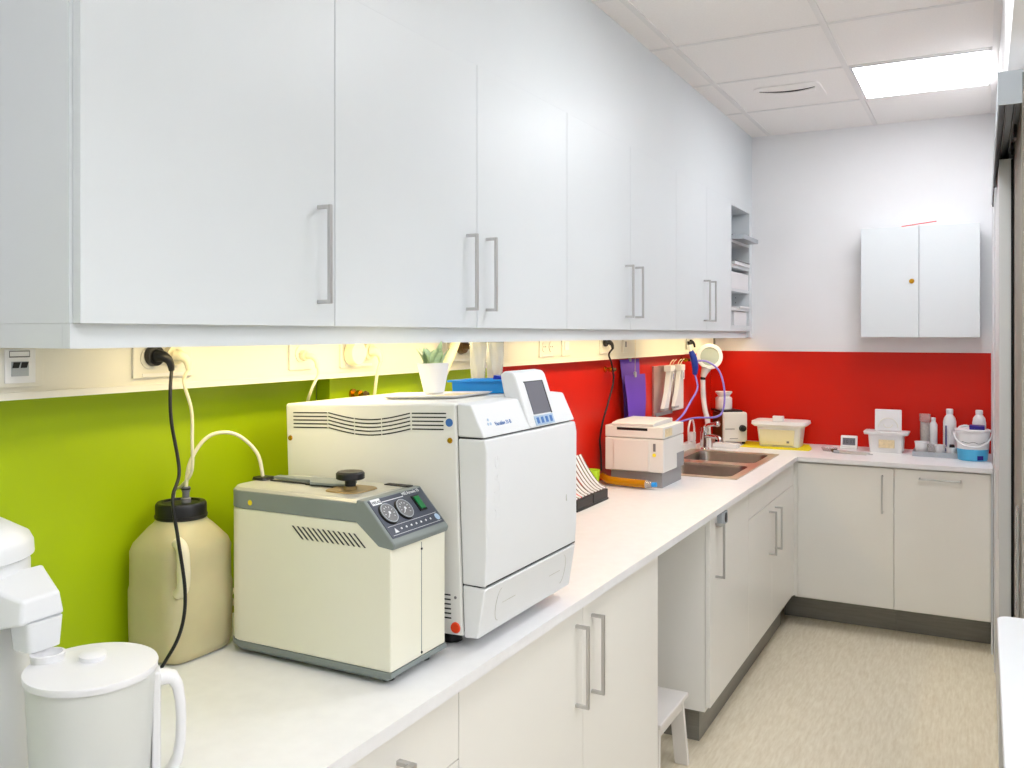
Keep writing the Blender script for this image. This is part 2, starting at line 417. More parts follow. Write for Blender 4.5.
# 1 data outlet
t = plate(0.915, 0.993, 1.459, 1.528, 'data outlet with grey twin ports at the left edge')
build('inner_frame', B(XT+0.0062, XT+0.0085, 0.922, 0.977, 1.466, 1.524), M['white2'], t, bev=0.001)
build('label_window', MB().box(XT+0.0088, XT+0.0094, 0.929, 0.966, 1.510, 1.512).box(XT+0.0088, XT+0.0094, 0.929, 0.966, 1.520, 1.5215).box(XT+0.0088, XT+0.0094, 0.929, 0.930, 1.512, 1.520).box(XT+0.0088, XT+0.0094, 0.965, 0.966, 1.512, 1.520), M['dgrey'], t)
build('port_block', B(XT+0.0088, XT+0.0105, 0.933, 0.963, 1.478, 1.503), M['alu'], t)
p = MB()
for y in (0.9335, 0.948):
    p.prism([(y, 1.492), (y+0.011, 1.492), (y+0.0145, 1.502), (y+0.002, 1.502)], 'x', XT+0.0106, XT+0.0112)
build('port', p, M['slot'], t)
t = plate(1.18, 1.325, 1.463, 1.535, 'double socket plate holding the black and the white plug')
socket(t, 1.215, 1.502); socket(t, 1.285, 1.502); gstrip(t, 1.20, 1.30, 1.469)
t = plate(1.62, 1.70, 1.463, 1.535, 'single socket plate holding a small cream plug')
socket(t, 1.658, 1.502)
t = plate(1.81, 1.95, 1.463, 1.535, 'double socket plate holding a round cream adaptor')
socket(t, 1.848, 1.502); socket(t, 1.915, 1.502); gstrip(t, 1.83, 1.94, 1.469)
t = plate(2.33, 2.50, 1.463, 1.535, 'double socket plate holding the dark brown plug')
socket(t, 2.375, 1.502, hole=False); socket(t, 2.44, 1.502); gstrip(t, 2.35, 2.48, 1.469)
t = plate(2.97, 3.10, 1.463, 1.535, 'empty double socket plate above the red wall')
socket(t, 3.005, 1.502); socket(t, 3.065, 1.502); gstrip(t, 2.99, 3.08, 1.469)
t = plate(3.17, 3.25, 1.463, 1.535, 'single cream switch plate right of the empty double socket')
build('rocker', B(XT+0.0062, XT+0.009, 3.19, 3.23, 1.485, 1.52), M['white2'], t, bev=0.001)
t = plate(3.56, 3.72, 1.463, 1.535, 'socket plate holding the small black plug above the red wall')
socket(t, 3.60, 1.502); socket(t, 3.67, 1.502); gstrip(t, 3.57, 3.70, 1.469)
t = plate(3.84, 3.90, 1.463, 1.535, 'small grey data plate left of the purple cards')
build('port', B(XT+0.0062, XT+0.008, 3.862, 3.876, 1.49, 1.515), M['dgrey'], t)
t = plate(4.83, 5.0, 1.463, 1.535, 'far socket plate above the sink with a tiny black plug')
socket(t, 4.87, 1.502); socket(t, 4.95, 1.502); gstrip(t, 4.85, 4.98, 1.469)

def plug(name, label, y, z, mt, r=0.021, depth=0.03, down=True, cord=None, cr=0.0032, cmt=None):
    t = thing(name, label, 'plug', (XT+0.01, y, z))
    build('face', MB().cyl((XT+0.0098, y, z), (XT+0.010+0.012, y, z), r, r*0.95, 24), mt, t, bev=0.001)
    tip = Vector((XT+0.01+depth, y+0.012, z-0.012))
    build('grip', MB().tube([(XT+0.023, y, z), (XT+0.01+depth*0.8, y+0.004, z-0.002), tuple(tip), (tip.x+0.002, tip.y+0.003, tip.z-0.018)], lambda q: r*0.62*(1-q)+0.0052*q, 12, 5), mt, t)
    if cord:
        build('cord', MB().tube([(tip.x+0.002, tip.y+0.003, tip.z-0.016)]+cord, cr, 8, 8), cmt or mt, t)
    return t
plug('power_plug', 'black plug with a long black cord hanging past the canister', 1.222, 1.507, M['black'], r=0.021, depth=0.034,
     cord=[(-1.405, 1.224, 1.44), (-1.40, 1.222, 1.38), (-1.385, 1.228, 1.283), (-1.362, 1.192, 1.236), (-1.355, 1.199, 1.158), (-1.350, 1.211, 1.059), (-1.352, 1.206, 0.994), (-1.36, 1.184, 0.945), (-1.38, 1.15, 0.9045), (-1.43, 1.08, 0.9038), (-1.47, 1.02, 0.9038)], cr=0.0034)
plug('power_plug', 'cream plug right of the black plug, its cord dropping behind the canister', 1.268, 1.507, M['cableW'], r=0.021, depth=0.03,
     cord=[(-1.425, 1.275, 1.454), (-1.42, 1.290, 1.396), (-1.42, 1.292, 1.335), (-1.43, 1.300, 1.27), (-1.47, 1.31, 1.235), (-1.515, 1.33, 1.215), (-1.5415, 1.36, 1.15), (-1.5415, 1.40, 1.05), (-1.5415, 1.415, 0.905)], cr=0.0033)
plug('power_plug', 'small cream plug with a cord behind the big steriliser, left of the round adaptor', 1.66, 1.498, M['cableW'], r=0.013, depth=0.032,
     cord=[(-1.425, 1.685, 1.45), (-1.437, 1.672, 1.41), (-1.465, 1.69, 1.36), (-1.48, 1.70, 1.20), (-1.48, 1.70, 0.95)], cr=0.0035)
t = thing('round_adaptor', 'round cream timer adaptor on the trunking behind the big steriliser', 'adaptor', (XT, 1.85, 1.50))
build('face', MB().cyl((XT+0.0098, 1.85, 1.500), (XT+0.035, 1.85, 1.500), 0.033, 0.030, 28), M['cableW'], t, bev=0.002)
plug('power_plug', 'cream plug and straight cord just right of the round adaptor', 1.915, 1.505, M['cableW'], r=0.024, depth=0.032,
     cord=[(-1.425, 1.925, 1.45), (-1.437, 1.928, 1.39), (-1.46, 1.93, 1.2), (-1.46, 1.93, 0.95)], cr=0.0042)
t = thing('power_plug', 'dark brown round plug between the slanted duct and the clear sleeves', 'plug', (XT+0.01, 2.395, 1.51))
build('face', MB().cyl((XT+0.0098, 2.395, 1.512), (XT+0.028, 2.395, 1.512), 0.027, 0.022, 28), M['brown'], t, bev=0.002)
build('stem', MB().tube([(XT+0.0285, 2.395, 1.512), (XT+0.06, 2.397, 1.510), (XT+0.10, 2.40, 1.506)], lambda q: 0.010-0.003*q, 12), M['brown'], t)
plug('power_plug', 'small black plug with a black cord curving down the red wall', 3.60, 1.515, M['black'], r=0.020, depth=0.03,
     cord=[(-1.44, 3.62, 1.46), (-1.446, 3.67, 1.415), (-1.448, 3.692, 1.34), (-1.455, 3.65, 1.25), (-1.47, 3.625, 1.17), (-1.48, 3.615, 1.09), (-1.482, 3.63, 1.03), (-1.48, 3.63, 0.95)], cr=0.0042)
plug('power_plug', 'tiny black plug above the blue hose clamp', 4.875, 1.505, M['black'], r=0.014, depth=0.02)

# brass wall pegs
for (y, z, lab) in ((1.912, 1.389, 'brass tap peg on the green wall behind the big steriliser'), (3.72, 1.392, 'brass tap peg on the red wall beside the black cord'), (4.86, 1.405, 'brass tap peg on the red wall by the blue hose clamp')):
    t = thing('wall_peg', lab, 'peg', (XW, y, z), group='brass pegs on the splash wall')
    build('rosette', MB().cyl((XW+0.0003, y, z), (XW+0.006, y, z), 0.014), M['brass'], t)
    build('stem', MB().cyl((XW+0.006, y, z), (XW+0.045, y, z), 0.007).cyl((XW+0.02, y, z), (XW+0.03, y, z), 0.011), M['brass'], t)
    build('cap', MB().cyl((XW+0.045, y, z), (XW+0.054, y, z), 0.010, 0.006), M['brown'], t)

# ------------------------------------------------------------------ worktop with sink cut-out
SX0, SX1, SY0, SY1 = -1.455, -0.972, 3.965, 4.885
w = MB(); zt0 = 0.877
w.box(XW, XC, 1.82, SY0+0.02, zt0, ZT).box(XR+0.004, XC, -1.0, 1.82, zt0, ZT)
w.box(XW, SX0+0.02, SY0+0.02, SY1-0.02, zt0, ZT).box(SX1-0.02, XC, SY0+0.02, SY1-0.02, zt0, ZT)
w.box(XW, XC, SY1-0.02, YF-0.0065, zt0, ZT).box(XC, 0.042, YFC, YF-0.0065, zt0, ZT)
tag(build('worktop', w, M['top'], loc=(XC, 2.0, zt0)), 'long L-shaped white worktop running under the coloured walls', 'worktop')

# sink
t = thing('sink', 'double-bowl stainless steel sink set in the white worktop', 'sink', ((SX0+SX1)/2, (SY0+SY1)/2, ZT))
def rr(x0, x1, y0, y1, r, n=6):
    pts = []
    for (cx_, cy_, a0) in ((x1-r, y1-r, 0), (x0+r, y1-r, PI/2), (x0+r, y0+r, PI), (x1-r, y0+r, 1.5*PI)):
        for k in range(n+1):
            a = a0+PI/2*k/n; pts.append((cx_+r*math.cos(a), cy_+r*math.sin(a)))
    return pts
bowls = [(-1.385, -1.008, 4.005, 4.385), (-1.385, -1.008, 4.475, 4.845)]
rim = MB(); zr0, zr1 = ZT+0.0003, ZT+0.004
rim.box(SX0, bowls[0][0], SY0, SY1, zr0, zr1).box(bowls[0][1], SX1, SY0, SY1, zr0, zr1)
for a, b in ((SY0, bowls[0][2]), (bowls[0][3], bowls[1][2]), (bowls[1][3], SY1)):
    rim.box(bowls[0][0], bowls[0][1], a, b, zr0, zr1)
for (x0, x1, y0, y1) in bowls:   # corner fillets
    r = 0.05
    for (cx_, cy_, a0, px, py) in ((x1-r, y1-r, 0, x1, y1), (x0+r, y1-r, PI/2, x0, y1), (x0+r, y0+r, PI, x0, y0), (x1-r, y0+r, 1.5*PI, x1, y0)):
        arc = [(cx_+r*math.cos(a0+PI/2*k/6), cy_+r*math.sin(a0+PI/2*k/6)) for k in range(7)]
        rim.prism(arc+[(px, py)], 'z', zr0, zr1)
build('rim', rim, M['rimsteel'], t)
build('raised_edge', MB().box(SX0-0.004, SX0, SY0-0.004, SY1+0.004, zr0, zr1+0.001).box(SX1, SX1+0.004, SY0-0.004, SY1+0.004, zr0, zr1+0.001).box(SX0, SX1, SY0-0.004, SY0, zr0, zr1+0.001).box(SX0, SX1, SY1, SY1+0.004, zr0, zr1+0.001), M['rimsteel'], t)
for (x0, x1, y0, y1) in bowls:
    b = MB(); rings = []
    for (ins, z) in ((0.0, zr1-0.0002), (0.006, ZT-0.01), (0.012, ZT-0.13), (0.03, ZT-0.155), (0.10, ZT-0.16)):
        rings.append([(x, y, z) for x, y in rr(x0+ins, x1-ins, y0+ins, y1-ins, max(0.05-ins*0.3, 0.02))])
    n = len(rings[0])
    b.v = [p for r_ in rings for p in r_]
    b.f = [(i*n+j, i*n+(j+1) % n, (i+1)*n+(j+1) % n, (i+1)*n+j) for i in range(len(rings)-1) for j in range(n)]
    b.f.append(tuple((len(rings)-1)*n+j for j in range(n)))
    o = build('bowl', b, M['sink'], t, ang=60)
    build('drain', MB().lathe([(0.035, ZT-0.1595), (0.03, ZT-0.156), (0.012, ZT-0.157)], (x0+x1)/2, (y0+y1)/2), M['chrome'], o)

# faucet
fx, fy = -1.388, 4.935
t = thing('faucet', 'chrome single-lever tap behind the double sink', 'tap', (fx, fy, ZT))
build('base', MB().lathe([(0.030, 0.0003), (0.030, 0.006), (0.024, 0.012)], fx, fy, z0=ZT), M['chrome'], t)
build('column', MB().lathe([(0.023, 0.012), (0.022, 0.09), (0.026, 0.11), (0.022, 0.128), (0.008, 0.135)], fx, fy, z0=ZT), M['chrome'], t)
build('spout', MB().tube([(fx+0.01, fy-0.01, ZT+0.075), (fx+0.06, fy-0.07, ZT+0.085), (fx+0.12, fy-0.14, ZT+0.085), (fx+0.128, fy-0.15, ZT+0.065)], 0.0115, 12), M['chrome'], t)
build('lever', MB().tube([(fx, fy, ZT+0.12), (fx+0.03, fy-0.01, ZT+0.14), (fx+0.075, fy-0.03, ZT+0.148)], lambda q: 0.011, 12), M['chrome'], t)
build('lever_knob', MB().lathe([(0.006, -0.016), (0.016, -0.010), (0.018, 0), (0.014, 0.012), (0.005, 0.016)], fx+0.082, fy-0.033, z0=ZT+0.150), M['chrome'], t)

# ------------------------------------------------------------------ base cabinets
XD = -0.89
def base_cab(name, y0, y1, label):
    t = thing(name, label, 'cabinet', (XD, (y0+y1)/2, 0), group='white base cabinets along the left wall')
    build('body', B(XW+0.001, XD-0.0195, y0+0.0005, y1-0.0005, 0.150, zt0-0.0005), M['cablow'], t)
    build('plinth', B(XW+0.001, -0.955, y0+(0.085 if abs(y0-3.24) < 0.01 else 0.0005), y1-0.0005, 0.0, 0.1495), M['kick'], t)
    return t
def fdoor(t, y0, y1, z0, z1, hy=None, hz=None, name='door'):
    d = build(name, B(XD-0.018, XD, y0+G, y1-G, z0, z1), M['cablow'], t, bev=0.001)
    if hy is not None: vhandle(d, XD, hy, hz[0], hz[1])
    return d
t = base_cab('drawer_cabinet', 0.85, 1.462, 'nearest white drawer cabinet at the bottom of the picture')
for (z0, z1) in ((0.735, 0.868), (0.45, 0.732), (0.16, 0.447)):
    d = fdoor(t, 0.85, 1.462, z0, z1, name='drawer')
    m = MB(); yc = 1.156; zc = z1-0.055; w2 = 0.0042
    m.box(XD+0.025, XD+0.036, yc-0.11, yc+0.11, zc-w2, zc+w2).box(XD-0.0005, XD+0.025, yc-0.11, yc-0.099, zc-w2, zc+w2).box(XD-0.0005, XD+0.025, yc+0.099, yc+0.11, zc-w2, zc+w2)
    build('handle', m, M['steel'], d, bev=0.0012, label='horizontal brushed steel bar handle')
t = base_cab('drawer_cabinet', 0.2, 0.849, 'white drawer cabinet nearest the camera, below the pitcher, out of frame')
for (z0, z1) in ((0.735, 0.868), (0.45, 0.732), (0.16, 0.447)): fdoor(t, 0.2, 0.849, z0, z1, name='drawer')
t = base_cab('base_cabinet', 1.462, 2.646, 'white double-door base cabinet below the big steriliser, left of the knee space')
fdoor(t, 1.462, 2.062, 0.16, 0.868, 2.018, (0.627, 0.831)); fdoor(t, 2.062, 2.646, 0.16, 0.868, 2.118, (0.627, 0.831))
t = base_cab('base_cabinet', 3.24, 3.851, 'white single-door base cabinet right of the knee space and step stool')
fdoor(t, 3.24, 3.851, 0.168, 0.868, 3.318, (0.632, 0.838))
t = thing('sink_cabinet', 'white base cabinet under the sink with two doors below a false front', 'cabinet', (XD, 4.36, 0), group='white base cabinets along the left wall')
build('body', MB().box(XW+0.001, XD-0.0195, 3.8515, 3.868, 0.150, zt0-0.0005).box(XW+0.001, XD-0.0195, 4.866, 4.8775, 0.150, zt0-0.0005).box(XW+0.001, XD-0.0195, 3.868, 4.866, 0.150, 0.168).box(XW+0.001, XW+0.01, 3.868, 4.866, 0.168, zt0-0.0005), M['cablow'], t)
build('plinth', B(XW+0.001, -0.955, 3.8515, 4.8775, 0.0, 0.1495), M['kick'], t)
build('false_front', B(XD-0.018, XD, 3.851+G, 4.86, 0.7525, 0.868), M['cablow'], t, bev=0.001)
fdoor(t, 3.851, 4.33, 0.168, 0.7495, 4.27, (0.51, 0.716)); fdoor(t, 4.33, 4.86, 0.168, 0.7495, 4.40, (0.51, 0.716))
build('corner_filler', MB().box(XD-0.018, XD-0.001, 4.8615, 4.8985, 0.16, 0.875).box(XD-0.001, -0.8695, 4.883, 4.8985, 0.16, 0.875), M['cablow'], t)
# far run
t = thing('base_cabinet', 'white base cabinet with a vertical handle under the far worktop', 'cabinet', (-0.63, 4.88, 0))
build('body', B(-0.885, -0.3985, 4.9005, YF-0.001, 0.15, zt0-0.0005), M['cablow'], t)
build('plinth', B(-0.969, -0.3985, 5.045, YF-0.001, 0, 0.1495), M['kick'], t)
d = build('door', B(-0.868, -0.398-G, 4.88, 4.899, 0.158, 0.868), M['cablow'], t, bev=0.001)
yfhandle_v(d, -0.452, 4.88, 0.64, 0.833)
t = thing('dishwasher_cabinet', 'white fronted far-right unit with a horizontal handle at its top', 'cabinet', (-0.18, 4.88, 0))
build('body', B(-0.3975, 0.034, 4.9005, YF-0.001, 0.15, zt0-0.0005), M['cablow'], t)
build('plinth', B(-0.3975, 0.034, 5.045, YF-0.001, 0, 0.1495), M['kick'], t)
d = build('door', B(-0.398+G, 0.033, 4.88, 4.899, 0.158, 0.868), M['cablow'], t, bev=0.001)
yfhandle_h(d, -0.283, -0.092, 4.88, 0.828)
tag(build('end_panel', B(0.0345, 0.0425, 4.885, YF-0.001, 0.0, zt0-0.0005), M['cab'], loc=(0.04, 5.2, 0)), 'narrow white end panel at the right end of the far cabinets', 'panel')

# child lock / latch under worktop by the handle
t = thing('cabinet_latch', 'small grey key holder with a black oval above the handle near the knee space', 'latch', (XD, 3.39, 0.83))
build('case', MB().box(XD+0.0003, XD+0.020, 3.335, 3.42, 0.823, 0.872), M['alu'], t, bev=0.003)
build('oval_opening', MB().prism([(3.392+0.016*math.cos(a*PI/10), 0.848+0.019*math.sin(a*PI/10)) for a in range(20)], 'x', XD+0.0202, XD+0.0215), M['black'], t)

# ------------------------------------------------------------------ step stool
sx0, sx1, sy0, sy1, sz = -1.32, -0.932, 2.80, 3.11, 0.268
t = thing('step_stool', 'low white wooden step stool in the knee space', 'stool', ((sx0+sx1)/2, (sy0+sy1)/2, 0))
build('seat', B(sx0, sx1, sy0, sy1, sz-0.018, sz), M['wood'], t, bev=0.005, seg=3)
ap = MB().box(sx0+0.03, sx1-0.03, sy1-0.032, sy1-0.016, sz-0.055, sz-0.0185).box(sx0+0.03, sx1-0.03, sy0+0.016, sy0+0.032, sz-0.055, sz-0.0185)
ap.box(sx1-0.03, sx1-0.014, sy0+0.032, sy1-0.032, sz-0.055, sz-0.0185).box(sx0+0.014, sx0+0.03, sy0+0.032, sy1-0.032, sz-0.055, sz-0.0185)
build('apron', ap, M['wood'], t)
for (lx, sgx) in ((sx1-0.012, 1), (sx0+0.012, -1)):
    for (ly, sgy) in ((sy1-0.020, 1), (sy0+0.020, -1)):
        m = MB(); z1 = sz-0.0185
        w_, th_ = 0.05, 0.02
        xs = sorted((lx, lx-sgx*w_)); dx = 0.010*sgx; dy = 0.042*sgy
        ys = sorted((ly, ly-sgy*th_))
        top = [(xs[0], ys[0]), (xs[1], ys[0]), (xs[1], ys[1]), (xs[0], ys[1])]
        m.rings([[(x+dx, y+dy, 0.0005) for x, y in top], [(x, y, z1) for x, y in top]])
        build('leg', m, M['wood'], t, bev=0.002)

# ------------------------------------------------------------------ far wall cabinet
t = thing('wall_cabinet', 'small white two-door cabinet with a brass lock hung on the far wall', 'cabinet', (-0.31, 5.4, 1.533))
build('body', B(-0.604, -0.016, 5.349, YF-0.0005, 1.5335, 2.138), M['cab'], t)
d = build('door', B(-0.606, -0.309-0.0015, 5.33, 5.348, 1.533, 2.14), M['cab'], t, bev=0.001)
build('lock', MB().cyl((-0.345, 5.3297, 1.84), (-0.345, 5.322, 1.84), 0.014, 0.012).cyl((-0.345, 5.322, 1.84), (-0.345, 5.318, 1.84), 0.006), M['brass'], d)
build('door', B(-0.309+0.0015, -0.014, 5.33, 5.348, 1.533, 2.14), M['cab'], t, bev=0.001)
o = build('red_ruler', MB().obox((-0.31, 5.342, 2.1525), (0.175, 0.018, 0.003), 0.0, 0, -0.115), M['redp'], loc=(-0.30, 5.34, 2.14))
tag(o, 'red plastic strip lying on top of the far wall cabinet', 'strip')

# ------------------------------------------------------------------ big steriliser (tilted back)
TH = 0.037; OX, OY, OZ = -1.407, 1.561, 0.908
def TL(x, z):
    dx, dz = x-OX, z-OZ
    return (dx*math.cos(TH)+dz*math.sin(TH), -dx*math.sin(TH)+dz*math.cos(TH))
A = thing('steriliser', 'large white front-loading steriliser with a grey screen on the worktop', 'steriliser', (OX, OY, OZ), (0, -TH, 0))
W = 0.449
def tp(pts): return [TL(*p) for p in pts]
seamx = TL(-0.948, 1.2)[0]
topz = TL(-0.95, 1.4075)[1]; botz = 0.005
def ab(name, mb, m, par=A, **k): return build(name, mb, m, par, local=True, **k)
ab('casing', MB().box(0.008, seamx-0.002, 0, W, botz, topz), M['body'], bev=0.006, seg=3)
# front lower panel, door, upper panel
zc1 = 1.035; zc2 = 1.337
lowp = tp([(-0.947, 0.9275), (-0.905, 0.930), (-0.8876, zc1-0.0015), (-0.949, zc1-0.003)])
# front pieces follow the side profile, with a chamfered near edge
def front_piece(prof, ch, name, m, bev=0.004):
    return ab(name, MB().prism(prof, 'y', 0.0, W), m, bev=bev, seg=3)
sx = seamx
pl = [(sx, TL(-0.948, 0.928)[1]), TL(-0.905, 0.930), TL(-0.8876, zc1-0.0015), (sx, TL(-0.948, zc1)[1])]
front_piece(pl, 0, 'lower_panel', M['white'])
pd = [(sx, TL(-0.948, zc1+0.002)[1]), TL(-0.8882, zc1+0.0015), TL(-0.8845, 1.10), TL(-0.884, 1.31), TL(-0.8882, zc2-0.0015), (sx, TL(-0.948, zc2-0.002)[1])]
front_piece(pd, 0, 'door', M['white'])
pu = [(sx, TL(-0.948, zc2+0.002)[1]), TL(-0.8895, zc2+0.0015), TL(-0.921, 1.405), (sx, topz)]
front_piece(pu, 0, 'upper_panel', M['white'])
ab('seam_seal', MB().prism([(sx-0.0015, botz+0.01), (sx+0.030, botz+0.02), (sx+0.040, TL(-0.90, zc1)[1]), (sx+0.054, TL(-0.90, zc1)[1]+0.002), (sx+0.054, TL(-0.90, zc2)[1]-0.002), (sx+0.040, TL(-0.90, zc2)[1]+0.002), (sx+0.03, topz-0.02), (sx-0.0015, topz-0.004)], 'y', 0.004, W-0.004), M['slot'])
# screen module
ps = [TL(-0.8865, 1.3395), TL(-0.927, 1.455), TL(-0.934, 1.4635), TL(-0.955, 1.4665), TL(-0.966, 1.458), TL(-0.952, 1.39), TL(-0.93, 1.36)]
mod = ab('screen_housing', MB().prism(ps, 'y', 0.204, 0.358), M['white'], bev=0.0045, seg=3)
# panel plane basis
p0 = Vector((TL(-0.8865, 1.3395)[0], 0, TL(-0.8865, 1.3395)[1])); p1 = Vector((TL(-0.927, 1.455)[0], 0, TL(-0.927, 1.455)[1]))
up = (p1-p0).normalized(); nrm = Vector((up.z, 0, -up.x))
L = (p1-p0).length
def onp(y0, y1, a, b, t0, t1, base=p0, u=None, nn=None):
    u = u or up; nn = nn or nrm
    vs = []
    for tt in (t0, t1):
        for (y, s_) in ((y0, a), (y1, a), (y1, b), (y0, b)):
            q = base+u*s_+nn*tt+Vector((0, y, 0)); vs.append(tuple(q))
    return vs, [(0,1,2,3),(7,6,5,4),(0,4,5,1),(1,5,6,2),(2,6,7,3),(3,7,4,0)]
sc = MB().add(*onp(0.236, 0.325, 0.030, 0.106, 0.0002, 0.0012)); ab('screen', sc, M['lcd'], mod)
sf = MB().add(*onp(0.325, 0.3295, 0.028, 0.108, 0.0002, 0.0016)).add(*onp(0.233, 0.3255, 0.106, 0.108, 0.0002, 0.0016)); ab('screen_bezel', sf, M['black'], mod)
ab('keypad', MB().add(*onp(0.232, 0.329, 0.004, 0.026, 0.0002, 0.0012)), M['keys'], mod)
for k in range(4):
    yk = 0.241+0.0225*k
    ab('key', MB().add(*onp(yk, yk+0.011, 0.008, 0.022, 0.0013, 0.0022)), M['blue'], mod)
# arms beside screen: raised line
# printing on upper panel
q0 = Vector((TL(-0.8895, zc2+0.0015)[0], 0, TL(-0.8895, zc2+0.0015)[1])); q1 = Vector((TL(-0.921, 1.405)[0], 0, TL(-0.921, 1.405)[1]))
u2 = (q1-q0).normalized(); n2 = Vector((u2.z, 0, -u2.x))
R2 = Matrix((( 0, u2.x, n2.x), (1, 0, 0), (0, u2.z, n2.z)))
pp = q0+u2*0.022+n2*0.0006
text('lettering', 'Vacuklav 31-B', 0.0125, M['blue'], A, (pp.x, 0.062, pp.z), R2.to_4x4(), ext=0.0003)
lg = MB()
for a in range(3):
    c = q0+u2*0.031+n2*0.0006+Vector((0, 0.04+0.006*math.cos(a*2.1+PI/2), 0))+u2*0.006*math.sin(a*2.1+PI/2)
    lg.cyl(tuple(c), tuple(c+n2*0.0006), 0.0032, n=10)
ab('logo', lg, M['keys'])
# embossed lettering on the door (reads upwards)
dz0 = TL(-0.877, 1.13); dz1 = TL(-0.8782, 1.21)
R3 = Matrix(((0, 0, 1), (0, -1, 0), (1, 0, 0)))
ud = Vector((0, 0, 1))
e0 = Vector((TL(-0.8845, 1.10)[0], 0, TL(-0.8845, 1.10)[1])); e1 = Vector((TL(-0.884, 1.31)[0], 0, TL(-0.884, 1.31)[1]))
eu = (e1-e0).normalized(); en = Vector((eu.z, 0, -eu.x)); ep = e0+eu*0.064+en*0.0001
text('embossed_lettering', 'MELAG', 0.030, M['white'], A, (ep.x, 0.053, ep.z), Matrix(((eu.x, 0, en.x), (0, -1, 0), (eu.z, 0, en.z))).to_4x4(), ext=0.0006, sx=1.45)
ab('door_catch', MB().box(TL(-0.8843, 1.155)[0]-0.001, TL(-0.8843, 1.155)[0]+0.0012, 0.385, 0.388, TL(-0.877, 1.15)[1], TL(-0.877, 1.165)[1]), M['gtop'])
# vents on the near side
v = MB()
def side_strip(pts, hw, y):
    for (a, b) in zip(pts[:-1], pts[1:]):
        v.prism([(a[0], a[1]-hw), (b[0], b[1]-hw), (b[0], b[1]+hw), (a[0], a[1]+hw)], 'y', y, y-0.0008)
ztop = TL(-1.18, 1.3785)[1]
for r_ in range(5):
    z = ztop-0.0002-r_*0.0083
    x0 = 0.032; xs_a, xs_b = 0.135, 0.353
    side_strip([(x0, z), (0.130, z)], 0.0013, 0)
    side_strip([(0.358, z), (0.443, z)] if r_ < 2 else [(0.358, z), (0.436, z)], 0.0013, 0)
    for (a, b) in ((0.133, 0.204), (0.207, 0.277), (0.280, 0.353)):
        pts = []
        for k in range(7):
            x = a+(b-a)*k/6; s_ = (x-xs_a)/(xs_b-xs_a)
            pts.append((x, z-0.0145*math.sin(PI*s_)**1.0))
        side_strip(pts, 0.0013, 0)
ab('vent_slots', v, M['slot'])
v = MB()
for k in range(6): side_strip([(0.395, 0.040+0.0095*k), (0.440, 0.040+0.0095*k)], 0.0014, 0)
ab('lower_vent_slots', v, M['slot'])
ab('round_badge', MB().cyl((0.4505, -0.0003, ztop-0.019), (0.4505, -0.0015, ztop-0.019), 0.0085, n=28), M['blue'], label='small round blue badge')
for (x, z) in ((0.021, ztop-0.058), (0.4505, ztop-0.056)):
    ab('screw', MB().cyl((x, -0.0003, z), (x, -0.003, z), 0.0062, 0.005), M['brass'], label='brass cross-head screw')
ab('screw', MB().cyl((0.452, -0.0003, TL(-0.96, 1.008)[1]), (0.452, -0.0015, TL(-0.96, 1.008)[1]), 0.003), M['dgrey'])
ab('indicator_button', MB().cyl((0.450, -0.0003, 0.0215), (0.450, -0.0035, 0.0215), 0.0115, 0.010, n=28), M['orange'], label='round orange-red button')
# recessed oval grips on the lower panel front
a0 = Vector((TL(-0.905, 0.930)[0], 0, TL(-0.905, 0.930)[1])); a1 = Vector((TL(-0.8876, zc1)[0], 0, TL(-0.8876, zc1)[1]))
ul = (a1-a0).normalized(); nl = Vector((ul.z, 0, -ul.x))
for yc, sg in ((0.075, 1), (0.385, -1)):
    m = MB(); pts = []
    for k in range(13):
        a = PI/2+PI*k/12 if sg > 0 else PI/2-PI*k/12
        q = a0+ul*(0.055+0.035*math.sin(a))+nl*0.0002+Vector((0, yc+0.018*math.cos(a), 0)); pts.append(tuple(q))
    m.tube(pts, 0.0007, 6, 2)
    q = a0+ul*0.055+nl*0.0002
    m.tube([tuple(q+Vector((0, yc+sg*0.012, 0))), tuple(q+Vector((0, yc+sg*0.07, 0)))], 0.0007, 6, 0)
    ab('grip_outline', m, M['gtop'])
for (x, y) in ((0.05, 0.05), (0.05, W-0.05), (0.41, 0.05), (0.41, W-0.05)):
    hz = -(x*math.sin(TH))
    zb = -(OZ-ZT)/math.cos(TH)-x*math.tan(TH)
    ab('foot', MB().lathe([(0.021, zb+0.0006), (0.021, botz-0.001)], x, y), M['rubber'])

# things on top of the steriliser:  z of top surface at x
def topat(x): return 1.4075+(x+0.95)*math.tan(TH)
t = thing('serving_tray', 'flat white tray holding the plant pot on the steriliser', 'tray', (-1.145, 1.785, topat(-1.145)), (0, -TH, 0.0))
def lb(name, mb, m, par, **k): return build(name, mb, m, par, local=True, **k)
lb('base', MB().loft([(0.0012, 0, 0, 0.095, 0.089, 7, 0), (0.004, 0, 0, 0.10, 0.094, 7, 0)]), M['white2'], t)
lb('rim', MB().rings([[(hx*math.copysign(abs(math.cos(a))**0.3, math.cos(a)), hy*math.copysign(abs(math.sin(a))**0.3, math.sin(a)), z) for a in [2*PI*j/48 for j in range(48)]] for (hx, hy, z) in ((0.096, 0.090, 0.004), (0.103, 0.097, 0.008), (0.107, 0.101, 0.0075), (0.10, 0.094, 0.0035))], cap=False, closed=True), M['white2'], t)
lb('paper_sheet', MB().box(0.01, 0.07, -0.07, 0.02, 0.0045, 0.0052).box(0.0, 0.08, 0.03, 0.075, 0.0045, 0.0055), M['tan'], t)
px, py = -1.190, 1.838; pz = topat(px)+0.0062
t = thing('plant_pot', 'white tapered pot with pale green leaves standing on the steriliser', 'plant', (px, py, pz), (0, -TH, 0))
